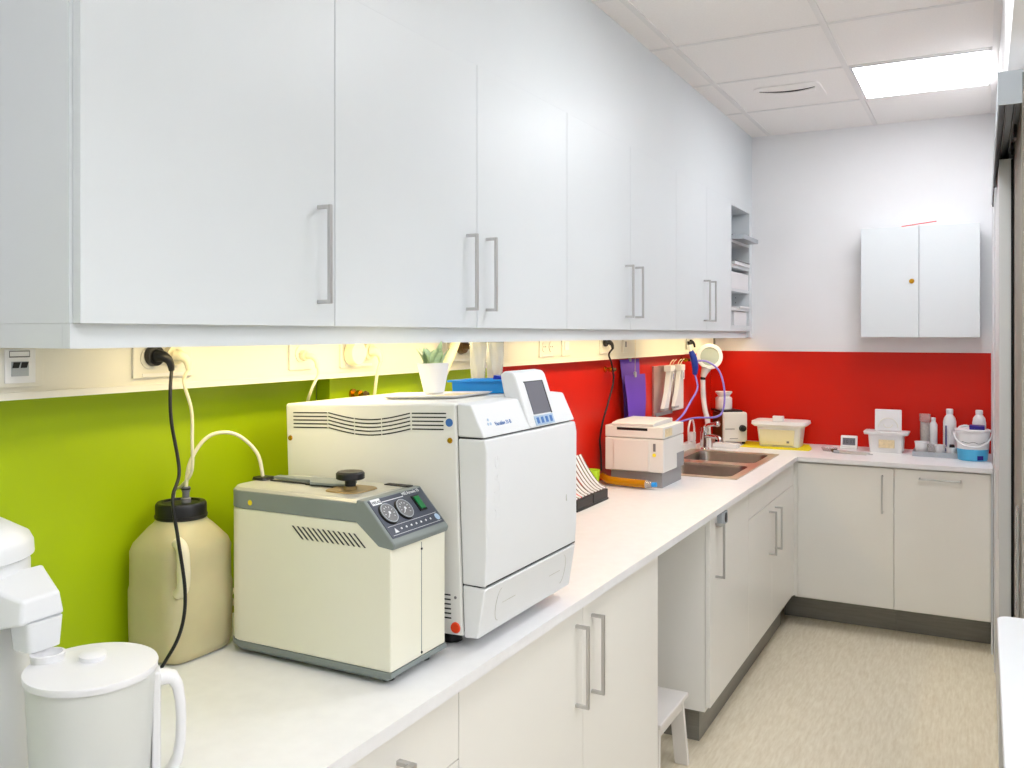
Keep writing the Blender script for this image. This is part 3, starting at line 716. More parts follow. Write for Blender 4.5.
lb('pot', MB().lathe([(0.022, 0), (0.025, 0.002), (0.040, 0.074), (0.037, 0.074), (0.034, 0.062), (0.002, 0.06)], 0, 0, 40), M['white2'], t)
for k in range(26):
    a = random.uniform(0, 2*PI); r0 = random.uniform(0.004, 0.022); ln = random.uniform(0.032, 0.052)*(1.3 if k == 3 else 1)
    ca, sa = math.cos(a), math.sin(a); o1 = random.uniform(0.008, 0.024); wd = random.uniform(0.009, 0.014)
    rings = []
    for (s_, ww) in ((0, 0.3), (0.3, 0.9), (0.6, 1.0), (0.85, 0.6), (1, 0.05)):
        c = Vector((ca*(r0+o1*s_*s_), sa*(r0+o1*s_*s_), 0.0615+ln*s_)); tn = Vector((-sa, ca, 0))
        rings.append([tuple(c+tn*wd*ww), tuple(c+Vector((ca, sa, 0))*0.0008), tuple(c-tn*wd*ww), tuple(c-Vector((ca, sa, 0))*0.0008)])
    lb('leaf', MB().rings(rings), M['leaf'], t)
bx0, by0 = -1.09, 1.952
t = thing('blue_tray', 'bright blue plastic tray at the back of the steriliser top', 'tray', (bx0, by0, topat(bx0)), (0, -TH, 0))
lb('base', MB().box(-0.085, 0.085, -0.045, 0.045, 0.001, 0.004), M['bluetray'], t)
rm = MB()
for (a, b, c, d) in ((-0.088, 0.088, -0.048, -0.045), (-0.088, 0.088, 0.045, 0.048)): rm.box(a, b, c, d, 0.001, 0.034)
for (a, b) in ((-0.088, -0.085), (0.085, 0.088)): rm.box(a, b, -0.045, 0.045, 0.001, 0.034)
lb('wall', rm, M['bluetray'], t)
lb('lip', MB().box(-0.098, 0.095, -0.056, -0.0485, 0.030, 0.035).box(-0.098, 0.095, 0.0485, 0.056, 0.030, 0.035).box(-0.098, -0.0885, -0.048, 0.048, 0.030, 0.035).box(0.0885, 0.095, -0.048, 0.048, 0.030, 0.035), M['bluetray'], t, bev=0.001)
lb('inner_fold', MB().prism([(-0.01, 0.004), (0.08, 0.004), (0.08, 0.036), (0.03, 0.038), (0.0, 0.044)], 'y', 0.01, 0.03), M['blued'], t)

# slanted white cord duct & clear bags behind
t = tag(build('white_duct', MB().tube([(-1.415, 2.32, 1.5485), (-1.42, 2.28, 1.48), (-1.425, 2.21, 1.38), (-1.435, 2.12, 1.2), (-1.44, 2.06, 0.9005)], 0.015, 12), M['cableW'], loc=(-1.38, 2.1, 0.92)), 'slanted cream duct running down behind the plant pot', 'duct')
for (bxx, byy, r0, r1, lab) in ((-1.30, 2.245, 0.028, 0.019, 'clear crinkled sleeve hanging behind the blue tray, next to the brown plug'), (-1.30, 2.345, 0.030, 0.022, 'wider clear crinkled sleeve hanging just left of the red wall')):
    n = 24; rings = []
    for k in range(14):
        s_ = k/13; z = 1.5662-0.235*s_; ring = []
        for j in range(n):
            a = 2*PI*j/n; rr_ = (r0+(r1-r0)*s_)*(1+0.10*math.sin(3*a+4*s_)+0.06*math.sin(7*a-9*s_+byy*9))
            ring.append((bxx+rr_*0.8*math.cos(a), byy+rr_*1.2*math.sin(a), z))
        rings.append(ring)
    tag(build('plastic_sleeve', MB().rings(rings), M['bag'], loc=(bxx, byy, 1.54)), lab, 'sleeve', 'clear sleeves hanging under the cabinets')
    # hook for it
# ------------------------------------------------------------------ small steriliser
SX = -0.960; y0, y1 = 1.337, 1.524; zb = 0.917
t = thing('compact_steriliser', 'compact cream steriliser with two gauges and a black lid knob', 'steriliser', (-1.18, 1.44, ZT))
def rbox(x0, x1, ya, yb, z0, z1, r):  # rounded at the back corners
    m = MB(); rs = []
    for z in (z0, z1):
        pts = []
        for (cx_, cy_, a0, rad) in ((x1, yb, 0, 0), (x0+r, yb-r, PI/2, r), (x0+r, ya+r, PI, r), (x1, ya, 0, 0)):
            if rad == 0: pts.append((cx_, cy_, z))
            else:
                for k in range(7):
                    a = a0+PI/2*k/6; pts.append((cx_+rad*math.cos(a), cy_+rad*math.sin(a), z))
        rs.append(pts)
    return rs
m = MB()
rs = []
BK = -1.377; R_ = 0.045
def outline(z, xf, ins=0):
    return rbox(BK+ins, xf, y0+ins, y1-ins, z, z, R_-ins)[0]
m.rings([outline(zb+0.010, SX), outline(1.1550, SX), outline(1.196, -1.038)])
bod = build('casing', m, M['cream'], t, bev=0.003, seg=2)
build('base_band', MB().rings([outline(zb-0.009, SX-0.012, 0.008), outline(zb, SX+0.0015, -0.001), outline(zb+0.0098, SX+0.0015, -0.001)]), M['gband'], t)
# grey band + console head
m = MB().rings([outline(1.1962, -1.038, -0.0008), outline(1.232, -1.029, -0.0008)])
build('top_band', m, M['gband'], t, bev=0.002)
prof = [(-1.0395, 1.1962), (-0.9875, 1.1560), (-0.955, 1.1525), (-0.9515, 1.1635), (-1.021, 1.2385), (-1.039, 1.2385)]
con = build('console', MB().prism(prof, 'y', y0-0.001, y1+0.001), M['gband'], t, bev=0.003)
build('top_cover', MB().rings([outline(1.2322, -1.040, 0.001), outline(1.238, -1.043, 0.006)]), M['gtop'], t, bev=0.001)
# console face plane
c0 = Vector((-0.9515, 0, 1.1635)); c1 = Vector((-1.021, 0, 1.2385)); uc = (c1-c0).normalized(); nc = Vector((uc.z, 0, -uc.x)); LC = (c1-c0).length
off = t.location.copy()
def cface(ya, yb, a, b, t0, t1):
    vs, fs = onp(ya, yb, a, b, t0, t1, c0, uc, nc); return vs, fs
fp = build('face_plate', MB().add(*cface(y0+0.006, y1-0.006, 0.012, LC-0.004, 0.0003, 0.0012)), M['panel'], con)
def cpt(y, s_, tt): return c0+uc*s_+nc*tt+Vector((0, y, 0))
for yg in (y0+0.037, y0+0.088):
    gm = build('gauge', MB().cyl(tuple(cpt(yg, 0.062, 0.0013)), tuple(cpt(yg, 0.062, 0.005)), 0.0235, 0.0225, 32), M['black'], con)
    build('bezel', MB().rings([[tuple(cpt(yg, 0.062, tt)+uc*r*math.sin(2*PI*q/36)+Vector((0, r*math.cos(2*PI*q/36), 0))) for q in range(36)] for (r, tt) in ((0.0196, 0.0051), (0.0212, 0.0051), (0.0212, 0.0064), (0.0196, 0.0064))], cap=False, closed=True), M['alu'], gm)
    build('dial', MB().cyl(tuple(cpt(yg, 0.062, 0.0051)), tuple(cpt(yg, 0.062, 0.0056)), 0.0195, n=32), M['dgrey'], gm)
    tk = MB()
    for k in range(9):
        a = -0.7+k*(PI+1.4)/8; c = Vector((0, math.cos(a)*0.0145, 0)); q = cpt(yg, 0.062+math.sin(a)*0.0145, 0.0057)+c
        q2 = cpt(yg, 0.062+math.sin(a)*0.0115, 0.0057)+Vector((0, math.cos(a)*0.0115, 0))
        tk.cyl(tuple(q), tuple(q2), 0.0007, n=6)
    build('tick_marks', tk, M['inkw'], gm)
    build('needle', MB().cyl(tuple(cpt(yg, 0.062, 0.0060)), tuple(cpt(yg-0.008, 0.054, 0.0060)), 0.0010, n=6).cyl(tuple(cpt(yg, 0.062, 0.0057)), tuple(cpt(yg, 0.062, 0.0068)), 0.003, n=12), M['inkw'], gm)
sw = build('switch_frame', MB().add(*cface(y0+0.132, y0+0.156, 0.048, 0.084, 0.0013, 0.003)), M['black'], con)
build('rocker_switch', MB().add(*cface(y0+0.136, y0+0.152, 0.051, 0.081, 0.0031, 0.006)), M['greensw'], con, bev=0.001, label='green rocker switch')
ln = MB()
ln.add(*cface(y0+0.012, y1-0.012, 0.036, 0.0367, 0.0013, 0.0016)).add(*cface(y0+0.012, y1-0.012, 0.0165, 0.0172, 0.0013, 0.0016)).add(*cface(y0+0.042, y0+0.112, 0.0885, 0.090, 0.0013, 0.0016))
build('printed_lines', ln, M['inkw'], con)
for k in range(7):
    build('indicator_lamp', MB().cyl(tuple(cpt(y0+0.046+0.0165*k, 0.0265, 0.0013)), tuple(cpt(y0+0.046+0.0165*k, 0.0265, 0.0025)), 0.0022, n=10), M['inkw'], con)
build('warning_triangle', MB().add([tuple(cpt(y0+0.022, 0.021, 0.0014)), tuple(cpt(y0+0.034, 0.021, 0.0014)), tuple(cpt(y0+0.028, 0.031, 0.0014)), tuple(cpt(y0+0.022, 0.021, 0.002)), tuple(cpt(y0+0.034, 0.021, 0.002)), tuple(cpt(y0+0.028, 0.031, 0.002))], [(0,1,2),(3,4,5),(0,1,4,3),(1,2,5,4),(2,0,3,5)]), M['inkw'], con)
build('round_mark', MB().cyl(tuple(cpt(y0+0.170, 0.0265, 0.0013)), tuple(cpt(y0+0.170, 0.0265, 0.0018)), 0.0075, n=20), M['keys'], con)
Rc = Matrix(((0, uc.x, nc.x), (1, 0, 0), (0, uc.z, nc.z))).to_4x4()
q = cpt(y0+0.112, 0.091, 0.0014)-off
text('lettering', 'MELAtronic 15', 0.0095, M['inkw'], con, tuple(q), Rc, ext=0.0003)
lab = build('maker_label', MB().add(*cface(y0+0.012, y0+0.040, 0.086, 0.099, 0.0013, 0.0018)), M['inkw'], con)
q = cpt(y0+0.0135, 0.0885, 0.0021)-off
text('lettering', 'MELAG', 0.0085, M['panel'], con, tuple(q), Rc, ext=0.0002)
# vents on near side
v = MB()
for k in range(13):
    xa = -1.196+0.0125*k; za = 1.175; 
    v.prism([(xa, za), (xa+0.0040, za), (xa+0.026+0.0040, za-0.024), (xa+0.026, za-0.024)], 'y', y0-0.0002, y0-0.0009)
build('vent_slots', v, M['slot'], t)
build('round_sticker', MB().cyl((-1.305, y0-0.0012, 1.210), (-1.305, y0-0.0018, 1.210), 0.0055, n=20), M['yl'], t)
build('front_seam', MB().box(SX, SX+0.0008, 1.437, 1.4382, zb+0.014, 1.148), M['gband'], t)
build('seam_screws', MB().cyl((SX, 1.4375, 1.135), (SX+0.002, 1.4375, 1.135), 0.0022, n=10).cyl((SX, 1.4375, 0.935), (SX+0.002, 1.4375, 0.935), 0.0022, n=10), M['slot'], t)
# lid with round window + knob + lever
build('lid_opening', MB().prism([(-1.33, 1.35), (-1.07, 1.35), (-1.045, 1.40), (-1.045, 1.50), (-1.07, 1.5125), (-1.22, 1.5125), (-1.2440, 1.50), (-1.2640, 1.40)], 'z', 1.2382, 1.2386), M['gtop'], t)
build('lid_plate', MB().loft([(1.2390, -1.115, 1.42, 0.042, 0.045, 4, 0), (1.2415, -1.115, 1.42, 0.040, 0.043, 4, 0)]), M['bronze'], t)
build('hinge_lever', MB().prism([(-1.335, 1.455), (-1.19, 1.475), (-1.14, 1.47), (-1.13, 1.43), (-1.17, 1.418), (-1.215, 1.412), (-1.235, 1.435), (-1.335, 1.435)], 'z', 1.2420, 1.2475), M['gband'], t, bev=0.001)
build('lid_slot', MB().box(-1.235, -1.155, 1.42, 1.432, 1.2390, 1.2414).box(-1.09, -1.03, 1.495, 1.512, 1.2390, 1.2410).box(-1.335, -1.2340, 1.425, 1.432, 1.2390, 1.2410), M['slot'], t)
kx, ky = -1.112, 1.412
build('knob_collar', MB().lathe([(0.0135, 1.2300), (0.0135, 1.2480)], kx, ky), M['bronze'], t)
knob = MB(); rs = []
for (r, z) in ((0.011, 1.2481), (0.011, 1.2600), (0.025, 1.2615), (0.0275, 1.2630), (0.0275, 1.2735), (0.025, 1.2770), (0.02, 1.2775), (0.008, 1.2755)):
    rs.append([(kx+(r*(1+(0.03 if (j % 2 and r > 0.026) else 0)))*math.cos(2*PI*j/48), ky+(r*(1+(0.03 if (j % 2 and r > 0.026) else 0)))*math.sin(2*PI*j/48), z) for j in range(48)])
knob.rings(rs); build('knob', knob, M['black'], t)
build('hose_grommet', MB().loft([(1.2386, -1.365, 1.437, 0.020, 0.020, 4, 0), (1.2440, -1.365, 1.437, 0.018, 0.018, 4, 0)]), M['black'], t)
for (x, y) in ((-1.35, 1.38), (-1.34, 1.49), (-0.99, 1.37), (-0.99, 1.49)):
    build('foot', MB().lathe([(0.012, ZT+0.0003), (0.012, zb-0.0092)], x, y), M['rubber'], t)

# ------------------------------------------------------------------ canister
cxx, cyy = -1.457, 1.297; YW = 0.0
t = thing('canister', 'yellowed plastic canister with a black screw cap beside the green wall', 'canister', (cxx, cyy, ZT))
def S(z, hx, hy, pw): return (ZT+z, cxx, cyy, hx, hy, pw, YW)
secs = [S(0.0005, 0.066, 0.072, 4.5), S(0.006, 0.074, 0.080, 4.5), S(0.02, 0.078, 0.085, 4.5), S(0.08, 0.079, 0.087, 4.5), S(0.135, 0.079, 0.0875, 4.5), S(0.145, 0.076, 0.086, 4.5), S(0.195, 0.0755, 0.0855, 4.5), S(0.212, 0.076, 0.086, 4.5), S(0.228, 0.072, 0.082, 4), S(0.243, 0.064, 0.071, 3.3), S(0.257, 0.056, 0.060, 2.8), S(0.266, 0.050, 0.053, 2.2), S(0.275, 0.047, 0.048, 2), S(0.279, 0.047, 0.048, 2)]
build('body', MB().loft(secs, n=56), M['hdpe'], t, ang=50)
# handle recess bump (grip on the front face)
hx = cxx+0.079; gy = -0.070
build('handle_grip', MB().tube([(hx-0.014, cyy+gy, ZT+0.245), (hx+0.002, cyy+gy, ZT+0.232), (hx+0.006, cyy+gy, ZT+0.19), (hx+0.004, cyy+gy, ZT+0.155), (hx-0.010, cyy+gy, ZT+0.142)], lambda q: 0.013*(1-0.15*abs(2*q-1)), 12), M['cableW'], t)
cap = MB(); rs = []
for (r, z) in ((0.0495, 0.273), (0.0515, 0.275), (0.0515, 0.280), (0.0495, 0.281), (0.0495, 0.301), (0.047, 0.306), (0.037, 0.307), (0.036, 0.303), (0.004, 0.303)):
    rs.append([(cxx+(r+(0.0009 if (j % 2 and 0.279 < z < 0.302) else 0))*math.cos(2*PI*j/60), cyy+(r+(0.0009 if (j % 2 and 0.279 < z < 0.302) else 0))*math.sin(2*PI*j/60), ZT+z) for j in range(60)])
cap.rings(rs); build('cap', cap, M['black'], t, label='black ribbed screw cap')
build('hose_fitting', MB().lathe([(0.010, 0.3035), (0.010, 0.312), (0.007, 0.314), (0.007, 0.325), (0.0085, 0.326), (0.0085, 0.336)], cxx+0.008, cyy+0.005, 16, z0=ZT), M['dgrey'], t)
build('fitting_clip', MB().lathe([(0.0095, 0.330), (0.0095, 0.3335)], cxx+0.008, cyy+0.005, 16, z0=ZT), M['black'], t)
o = build('drain_hose', MB().tube([(cxx+0.008, cyy+0.005, ZT+0.3365), (-1.442, 1.306, ZT+0.385), (-1.430, 1.330, ZT+0.428), (-1.41, 1.355, ZT+0.444), (-1.39, 1.39, ZT+0.435), (-1.372, 1.425, ZT+0.395), (-1.366, 1.436, ZT+0.3450)], 0.0038, 12, 8), M['cableW'], loc=(cxx, cyy, ZT+0.33))
tag(o, 'cream hose arching from the canister cap to the compact steriliser', 'hose')
# cable clutter behind
pts = []
for k in range(34):
    a = k*0.9; pts.append((-1.49+0.022*math.cos(a*1.3), 1.418+0.10*math.sin(a)*0.24+0.0009*k, ZT+0.012+0.0028*k+0.008*math.sin(a*2)))
tag(build('coiled_cable', MB().tube(pts, 0.0045, 8, 4), M['cableW'], loc=(-1.49, 1.42, ZT)), 'tangled cream cable in the gap between canister and compact steriliser', 'cable')

# ------------------------------------------------------------------ pitcher
pcx, pcy = -1.050, 0.785; ZL = 1.108
t = thing('pitcher', 'white lidded water pitcher with a loop handle at the lower left', 'pitcher', (pcx, pcy, ZT))
HX, HY, PYAW = 0.083, 0.090, 0.95
def PS(z, k, pw=2.0): return (z, pcx, pcy, HX*k, HY*k, pw, PYAW)
build('body', MB().loft([PS(ZT+0.0005, 0.80), PS(ZT+0.006, 0.84), PS(ZL-0.018, 0.955), PS(ZL-0.0085, 0.955), PS(ZL-0.0085, 0.93), PS(ZT+0.012, 0.81)], n=64), M['pitch'], t)
lid = build('lid', MB().loft([PS(ZL-0.008, 0.985), PS(ZL-0.001, 1.0), PS(ZL+0.001, 0.99), PS(ZL+0.0035, 0.80), PS(ZL+0.004, 0.1)], n=64), M['white2'], t)
def ppt(u, v): # along camera-ish directions
    return pcx+u, pcy+v
fxp, fyp = pcx-0.084, pcy+0.006
build('filling_spout', MB().lathe([(0.020, 0.0), (0.022, 0.012), (0.019, 0.0125), (0.017, 0.002), (0.003, 0.0015)], -1.113, 0.765, 32, z0=ZL+0.001), M['white2'], lid)
build('thumb_cap', MB().loft([(ZL+0.0038, pcx-0.014, pcy+0.012, 0.017, 0.022, 2, 0.9), (ZL+0.010, pcx-0.014, pcy+0.012, 0.0175, 0.0225, 2, 0.9), (ZL+0.012, pcx-0.014, pcy+0.012, 0.014, 0.018, 2, 0.9)]), M['white2'], lid)
# handle: loop to the camera right
hd = Vector((0.62, 0.785, 0)).normalized(); r0 = 0.086
def hp(r, z): return (pcx+hd.x*r, pcy+hd.y*r, z)
hs = MB(); side = Vector((-hd.y, hd.x, 0))
path = [(0.070, 1.075, .012), (0.080, 1.079, .012), (0.092, 1.080, .012), (0.101, 1.077, .011), (0.107, 1.066, .010), (0.1105, 1.045, .0095), (0.112, 1.02, .009), (0.111, 0.99, .009), (0.107, 0.965, .009), (0.100, 0.950, .0095), (0.088, 0.942, .010), (0.068, 0.940, .011)]
rings = []
for i, (r, z, hw) in enumerate(path):
    a = path[max(i-1, 0)]; b = path[min(i+1, len(path)-1)]
    d = Vector((b[0]-a[0], b[1]-a[1])).normalized(); nx, nz = -d.y, d.x
    ring = []
    for j in range(12):
        an = 2*PI*j/12; s1 = 0.015*math.copysign(abs(math.cos(an))**0.6, math.cos(an)); s2 = hw*0.75*math.copysign(abs(math.sin(an))**0.6, math.sin(an))
        p = Vector(hp(r+nx*s2, z+nz*s2))+side*s1; ring.append(tuple(p))
    rings.append(ring)
hs.rings(rings); build('handle', hs, M['white2'], t, ang=70)
build('handle_mount', MB().obox((pcx+hd.x*0.0795, pcy+hd.y*0.0795, 1.010), (0.012, 0.034, 0.165), math.atan2(hd.y, hd.x)), M['white2'], t, bev=0.004)

# ------------------------------------------------------------------ distiller
dx_, dy_ = -1.293, 0.735
t = thing('water_distiller', 'white countertop water distiller with a spout arm over the pitcher', 'distiller', (dx_, dy_, ZT))
build('body', MB().lathe([(0.098, 0.0005), (0.104, 0.01), (0.106, 0.03), (0.104, 0.24), (0.102, 0.2495)], dx_, dy_, 56, z0=ZT), M['white'], t)
build('head_band', MB().lathe([(0.103, 0.250), (0.105, 0.256), (0.105, 0.322), (0.102, 0.3295)], dx_, dy_, 56, z0=ZT), M['white'], t)
build('head', MB().lathe([(0.106, 0.330), (0.110, 0.333), (0.109, 0.350), (0.104, 0.360), (0.072, 0.380), (0.062, 0.381), (0.058, 0.370), (0.003, 0.372)], dx_, dy_, 56, z0=ZT), M['white'], t)
arm = MB()
ax0, ax1 = dx_+0.09, -1.125
arm.rings([[(ax0, dy_-0.02, ZT+0.250), (ax0, dy_+0.085, ZT+0.252), (ax0, dy_+0.085, ZT+0.318), (ax0, dy_-0.02, ZT+0.318)],
           [(ax0+0.02, dy_-0.02, ZT+0.250), (ax0+0.02, dy_+0.08, ZT+0.252), (ax0+0.02, dy_+0.075, ZT+0.316), (ax0+0.02, dy_-0.015, ZT+0.312)],
           [(ax1, dy_+0.0, ZT+0.262), (ax1, dy_+0.064, ZT+0.264), (ax1-0.002, dy_+0.058, ZT+0.296), (ax1-0.002, dy_+0.004, ZT+0.294)]])
build('spout_arm', arm, M['white'], t, bev=0.005, seg=3)
build('nozzle', MB().loft([(ZT+0.2225, -1.145, dy_+0.036, 0.0215, 0.024, 5, 0), (ZT+0.262, -1.146, dy_+0.036, 0.025, 0.027, 5, 0)]), M['white'], t)
build('side_slot', MB().obox((dx_+0.106*math.cos(-0.62)+0.004, dy_+0.106*math.sin(-0.62)-0.002, ZT+0.285), (0.003, 0.006, 0.044), -0.62), M['dgrey'], t)

# ------------------------------------------------------------------ card racks
for (ya, yb, lab) in ((2.97, 3.12, 'black slotted card holder nearest the big steriliser'), (3.125, 3.27, 'black slotted card holder next to the lime cup')):
    t = thing('card_holder', lab, 'holder', (-1.38, (ya+yb)/2, ZT), group='black card holders with fanned white cards')
    build('block', B(-1.42, -1.305, ya, yb, ZT+0.008, ZT+0.042), M['black'], t, bev=0.002)
    build('foot_flange', B(-1.425, -1.303, ya-0.001, yb+0.001, ZT+0.0004, ZT+0.0078), M['black'], t)
    n = 5 if ya > 3 else 5
    gp = (yb-ya)/n
    for k in range(n):
        yy = ya+0.004+k*gp
        prof = []; 
        for s_ in [i/8 for i in range(9)]:
            prof.append((-1.312-0.105*s_, ZT+0.0425+0.006+0.122*s_**1.6))
        lower = [(x+0.0, z-0.004) for x, z in reversed(prof)]
        build('card', MB().prism(prof+lower, 'y', yy, yy+gp*0.52), M['white2'], t)
        build('card_edge', MB().prism([(x, z-0.0005) for x, z in prof]+[(x, z-0.004) for x, z in reversed(prof)], 'y', yy+gp*0.52+0.0003, yy+gp*0.80), M['redp'] if (k == 1 and ya < 3) else M['brown'], t)
t = thing('cup', 'lime green plastic cup behind the card holders', 'cup', (-1.458, 3.47, ZT))
build('cup_wall', MB().lathe([(0.026, 0.0005), (0.036, 0.078), (0.034, 0.078), (0.024, 0.004)], -1.458, 3.47, z0=ZT), M['lime'], t)

# ------------------------------------------------------------------ film processor
t = thing('film_processor', 'beige box-shaped film processor on a grey base beside the sink', 'machine', (-1.31, 3.73, ZT))
fx0, fx1, fy0, fy1 = -1.444, -1.182, 3.585, 3.87
build('lower_casing', B(fx0, fx1, fy0, fy1, 0.966, 1.106), M['beige'], t, bev=0.004)
build('upper_casing', B(fx0, fx1, fy0, fy1, 1.108, 1.158), M['beige'], t, bev=0.004)
lidm = MB().prism([(fy0+0.002, 1.1585), (fy1-0.02, 1.1585), (fy1-0.02, 1.176), (fy0+0.06, 1.176), (fy0+0.002, 1.170)], 'x', fx0+0.03, fx1-0.045)
lo = build('lid', lidm, M['beige'], t, bev=0.003)
build('lid_slot', B(fx0+0.055, fx1-0.07, fy0-0.0012, fy0-0.0002, 1.140, 1.151), M['black'], t)
pf = MB().box(fx0+0.042, fx1-0.062, fy0-0.006, fy0-0.0004, 0.970, 1.100)
build('front_panel', pf, M['beige'], t, bev=0.002)
build('grey_button', B(fx1-0.045, fx1-0.034, fy0-0.0015, fy0-0.0003, 1.055, 1.088), M['dgrey'], t)
build('yellow_sticker', MB().cyl((fx1-0.040, fy0-0.0003, 1.040), (fx1-0.040, fy0-0.0012, 1.040), 0.008, n=16), M['yl'], t)
build('paper_label', B(fx1+0.0003, fx1+0.001, fy0+0.02, fy0+0.115, 1.115, 1.148), M['tan'], t)
build('grey_corner', B(fx1-0.05, fx1+0.0008, fy1-0.10, fy1+0.001, 0.966, 1.03), M['lgrey'], t)
build('base', B(fx0+0.02, fx1-0.012, fy0+0.02, fy1-0.0, ZT+0.0005, 0.9655), M['lgrey'], t)
tb = thing('amber_tube', 'amber tube with a grey and blue end lying before the film processor', 'tube', (-1.38, 3.53, ZT))
build('tube_body', MB().tube([(-1.475, 3.64, ZT+0.025), (-1.42, 3.568, ZT+0.024), (-1.34, 3.552, ZT+0.023), (-1.245, 3.545, ZT+0.022)], 0.0175, 16), M['amber'], tb)
build('end_connector', MB().cyl((-1.2445, 3.545, ZT+0.022), (-1.217, 3.542, ZT+0.022), 0.017, 0.012), M['clear'], tb)
build('end_clip', MB().cyl((-1.2165, 3.542, ZT+0.023), (-1.198, 3.541, ZT+0.025), 0.010), M['bluetray'], tb)

# ------------------------------------------------------------------ purple cards on strings
for (ya, yb, za, zb_, x, lab, sk, ry) in ((3.875, 4.135, 1.430, 1.10, -1.488, 'darker purple card hanging flat against the red wall, behind the other', 0.0, 0),
                                 (3.835, 4.12, 1.358, 1.09, -1.452, 'brighter purple card hanging in front on a clip and thread', 0.03, 0)):
    t = thing('purple_card', lab, 'card', (x, (ya+yb)/2, zb_))
    n = 8; rings = []
    m = MB()
    for k in range(n+1):
        s_ = k/n; z = za+(zb_-za)*s_; ins = 0.035*s_; bend = 0.012*math.sin(s_*2.5)
        rings.append([(x+bend, ya+ins, z), (x+bend+0.006*math.sin(s_*PI), (ya+yb)/2, z), (x+bend, yb-ins*1.2, z), (x+bend+0.0012, yb-ins*1.2, z), (x+bend+0.0012+0.006*math.sin(s_*PI), (ya+yb)/2, z), (x+bend+0.0012, ya+ins, z)])
    m.rings(rings); build('sheet', m, M['purple'], t, ang=60)
    ym = (ya+yb)/2
    build('clip', MB().box(x-0.002, x+0.006, ym-0.012, ym+0.012, za-0.012, za+0.014), M['alu'], t, bev=0.002)
    build('thread', MB().cyl((x+0.002, ym, za+0.014), (x+0.002, ym, 1.5662 if x > -1.46 else 1.4372), 0.0012, n=6), M['tan'], t)

# ------------------------------------------------------------------ hanger board
t = thing('hanger_board', 'satin metal wall board with white hangers on the red wall', 'holder', (XW, 4.6, 1.14))
build('board', B(XW+0.0005, XW+0.012, 4.36, 4.86, 1.130, 1.384), M['mauve'], t, bev=0.002)
build('back_sheet', B(XW+0.0125, XW+0.016, 4.66, 4.855, 1.135, 1.375), M['white2'], t)
build('bottom_bristles', (lambda mm: [mm.box(XW+0.0125, XW+0.020, 4.39+0.022*k, 4.398+0.022*k, 1.124, 1.142) for k in range(12)] and mm)(MB()), M['alu'], t)
for yc in (4.53, 4.71):
    h = MB(); hx_ = XW+0.03
    h.box(hx_-0.008, hx_+0.03, yc-0.04, yc+0.035, 1.352, 1.384)
    hg = build('hanger_head', h, M['white2'], t, bev=0.003)
    build('hanger_tag', B(hx_+0.0305, hx_+0.032, yc-0.02, yc+0.015, 1.305, 1.352), M['white2'], hg)
    build('hanger_print', B(hx_+0.0322, hx_+0.0326, yc-0.006, yc+0.0, 1.312, 1.342), M['blued'], hg)
    bl = MB(); bl.rings([[(hx_, yc-0.03, 1.352), (hx_+0.024, yc-0.03, 1.352), (hx_+0.024, yc+0.02, 1.352), (hx_, yc+0.02, 1.352)],
                         [(hx_, yc-0.07, 1.24), (hx_+0.022, yc-0.07, 1.24), (hx_+0.022, yc-0.015, 1.24), (hx_, yc-0.015, 1.24)],
                         [(hx_, yc-0.12, 1.165), (hx_+0.02, yc-0.12, 1.165), (hx_+0.02, yc-0.045, 1.165), (hx_, yc-0.045, 1.165)]])
    build('hanging_blade', bl, M['white2'], hg)
    build('blade_tip', B(hx_, hx_+0.02, yc-0.118, yc-0.05, 1.154, 1.1645), M['alu'], hg)
for yc in (4.53, 4.58, 4.67, 4.72):
    build('wire_hook', MB().tube([(XW+0.04, yc, 1.3845), (XW+0.045, yc+0.02, 1.405), (XW+0.04, yc+0.07, 1.412), (XW+0.03, yc+0.09, 1.41)], 0.0022, 6), M['cableW'], t)

# ------------------------------------------------------------------ blue hose clamp + hoses
t = thing('hose_clamp', 'deep blue hose clamp hanging under the trunking by the magnifier', 'clamp', (-1.425, 4.86, 1.33))
build('grip', MB().tube([(-1.433, 4.83, 1.455), (-1.423, 4.84, 1.42), (-1.416, 4.85, 1.37), (-1.42, 4.86, 1.325)], lambda q: 0.013+0.006*math.sin(q*PI), 10), M['blued'], t)
build('upper_stem', MB().cyl((-1.435, 4.825, 1.456), (-1.440, 4.82, 1.49), 0.008), M['white2'], t)
build('upper_hook', MB().cyl((-1.440, 4.82, 1.4902), (-1.442, 4.82, 1.51), 0.010), M['black'], t)
build('short_hose', MB().tube([(-1.42, 4.86, 1.325), (-1.40, 4.84, 1.25), (-1.41, 4.74, 1.18), (-1.41, 4.60, 1.12), (-1.42, 4.45, 1.08)], 0.0055, 8), M['bluev'], t)
build('looped_hose', MB().tube([(-1.41, 4.88, 1.40), (-1.36, 4.90, 1.395), (-1.31, 4.94, 1.35), (-1.275, 4.92, 1.27), (-1.265, 4.90, 1.18), (-1.27, 4.86, 1.115), (-1.30, 4.80, 1.095), (-1.37, 4.65, 1.10), (-1.42, 4.45, 1.08)], 0.0055, 8), M['bluev'], t)

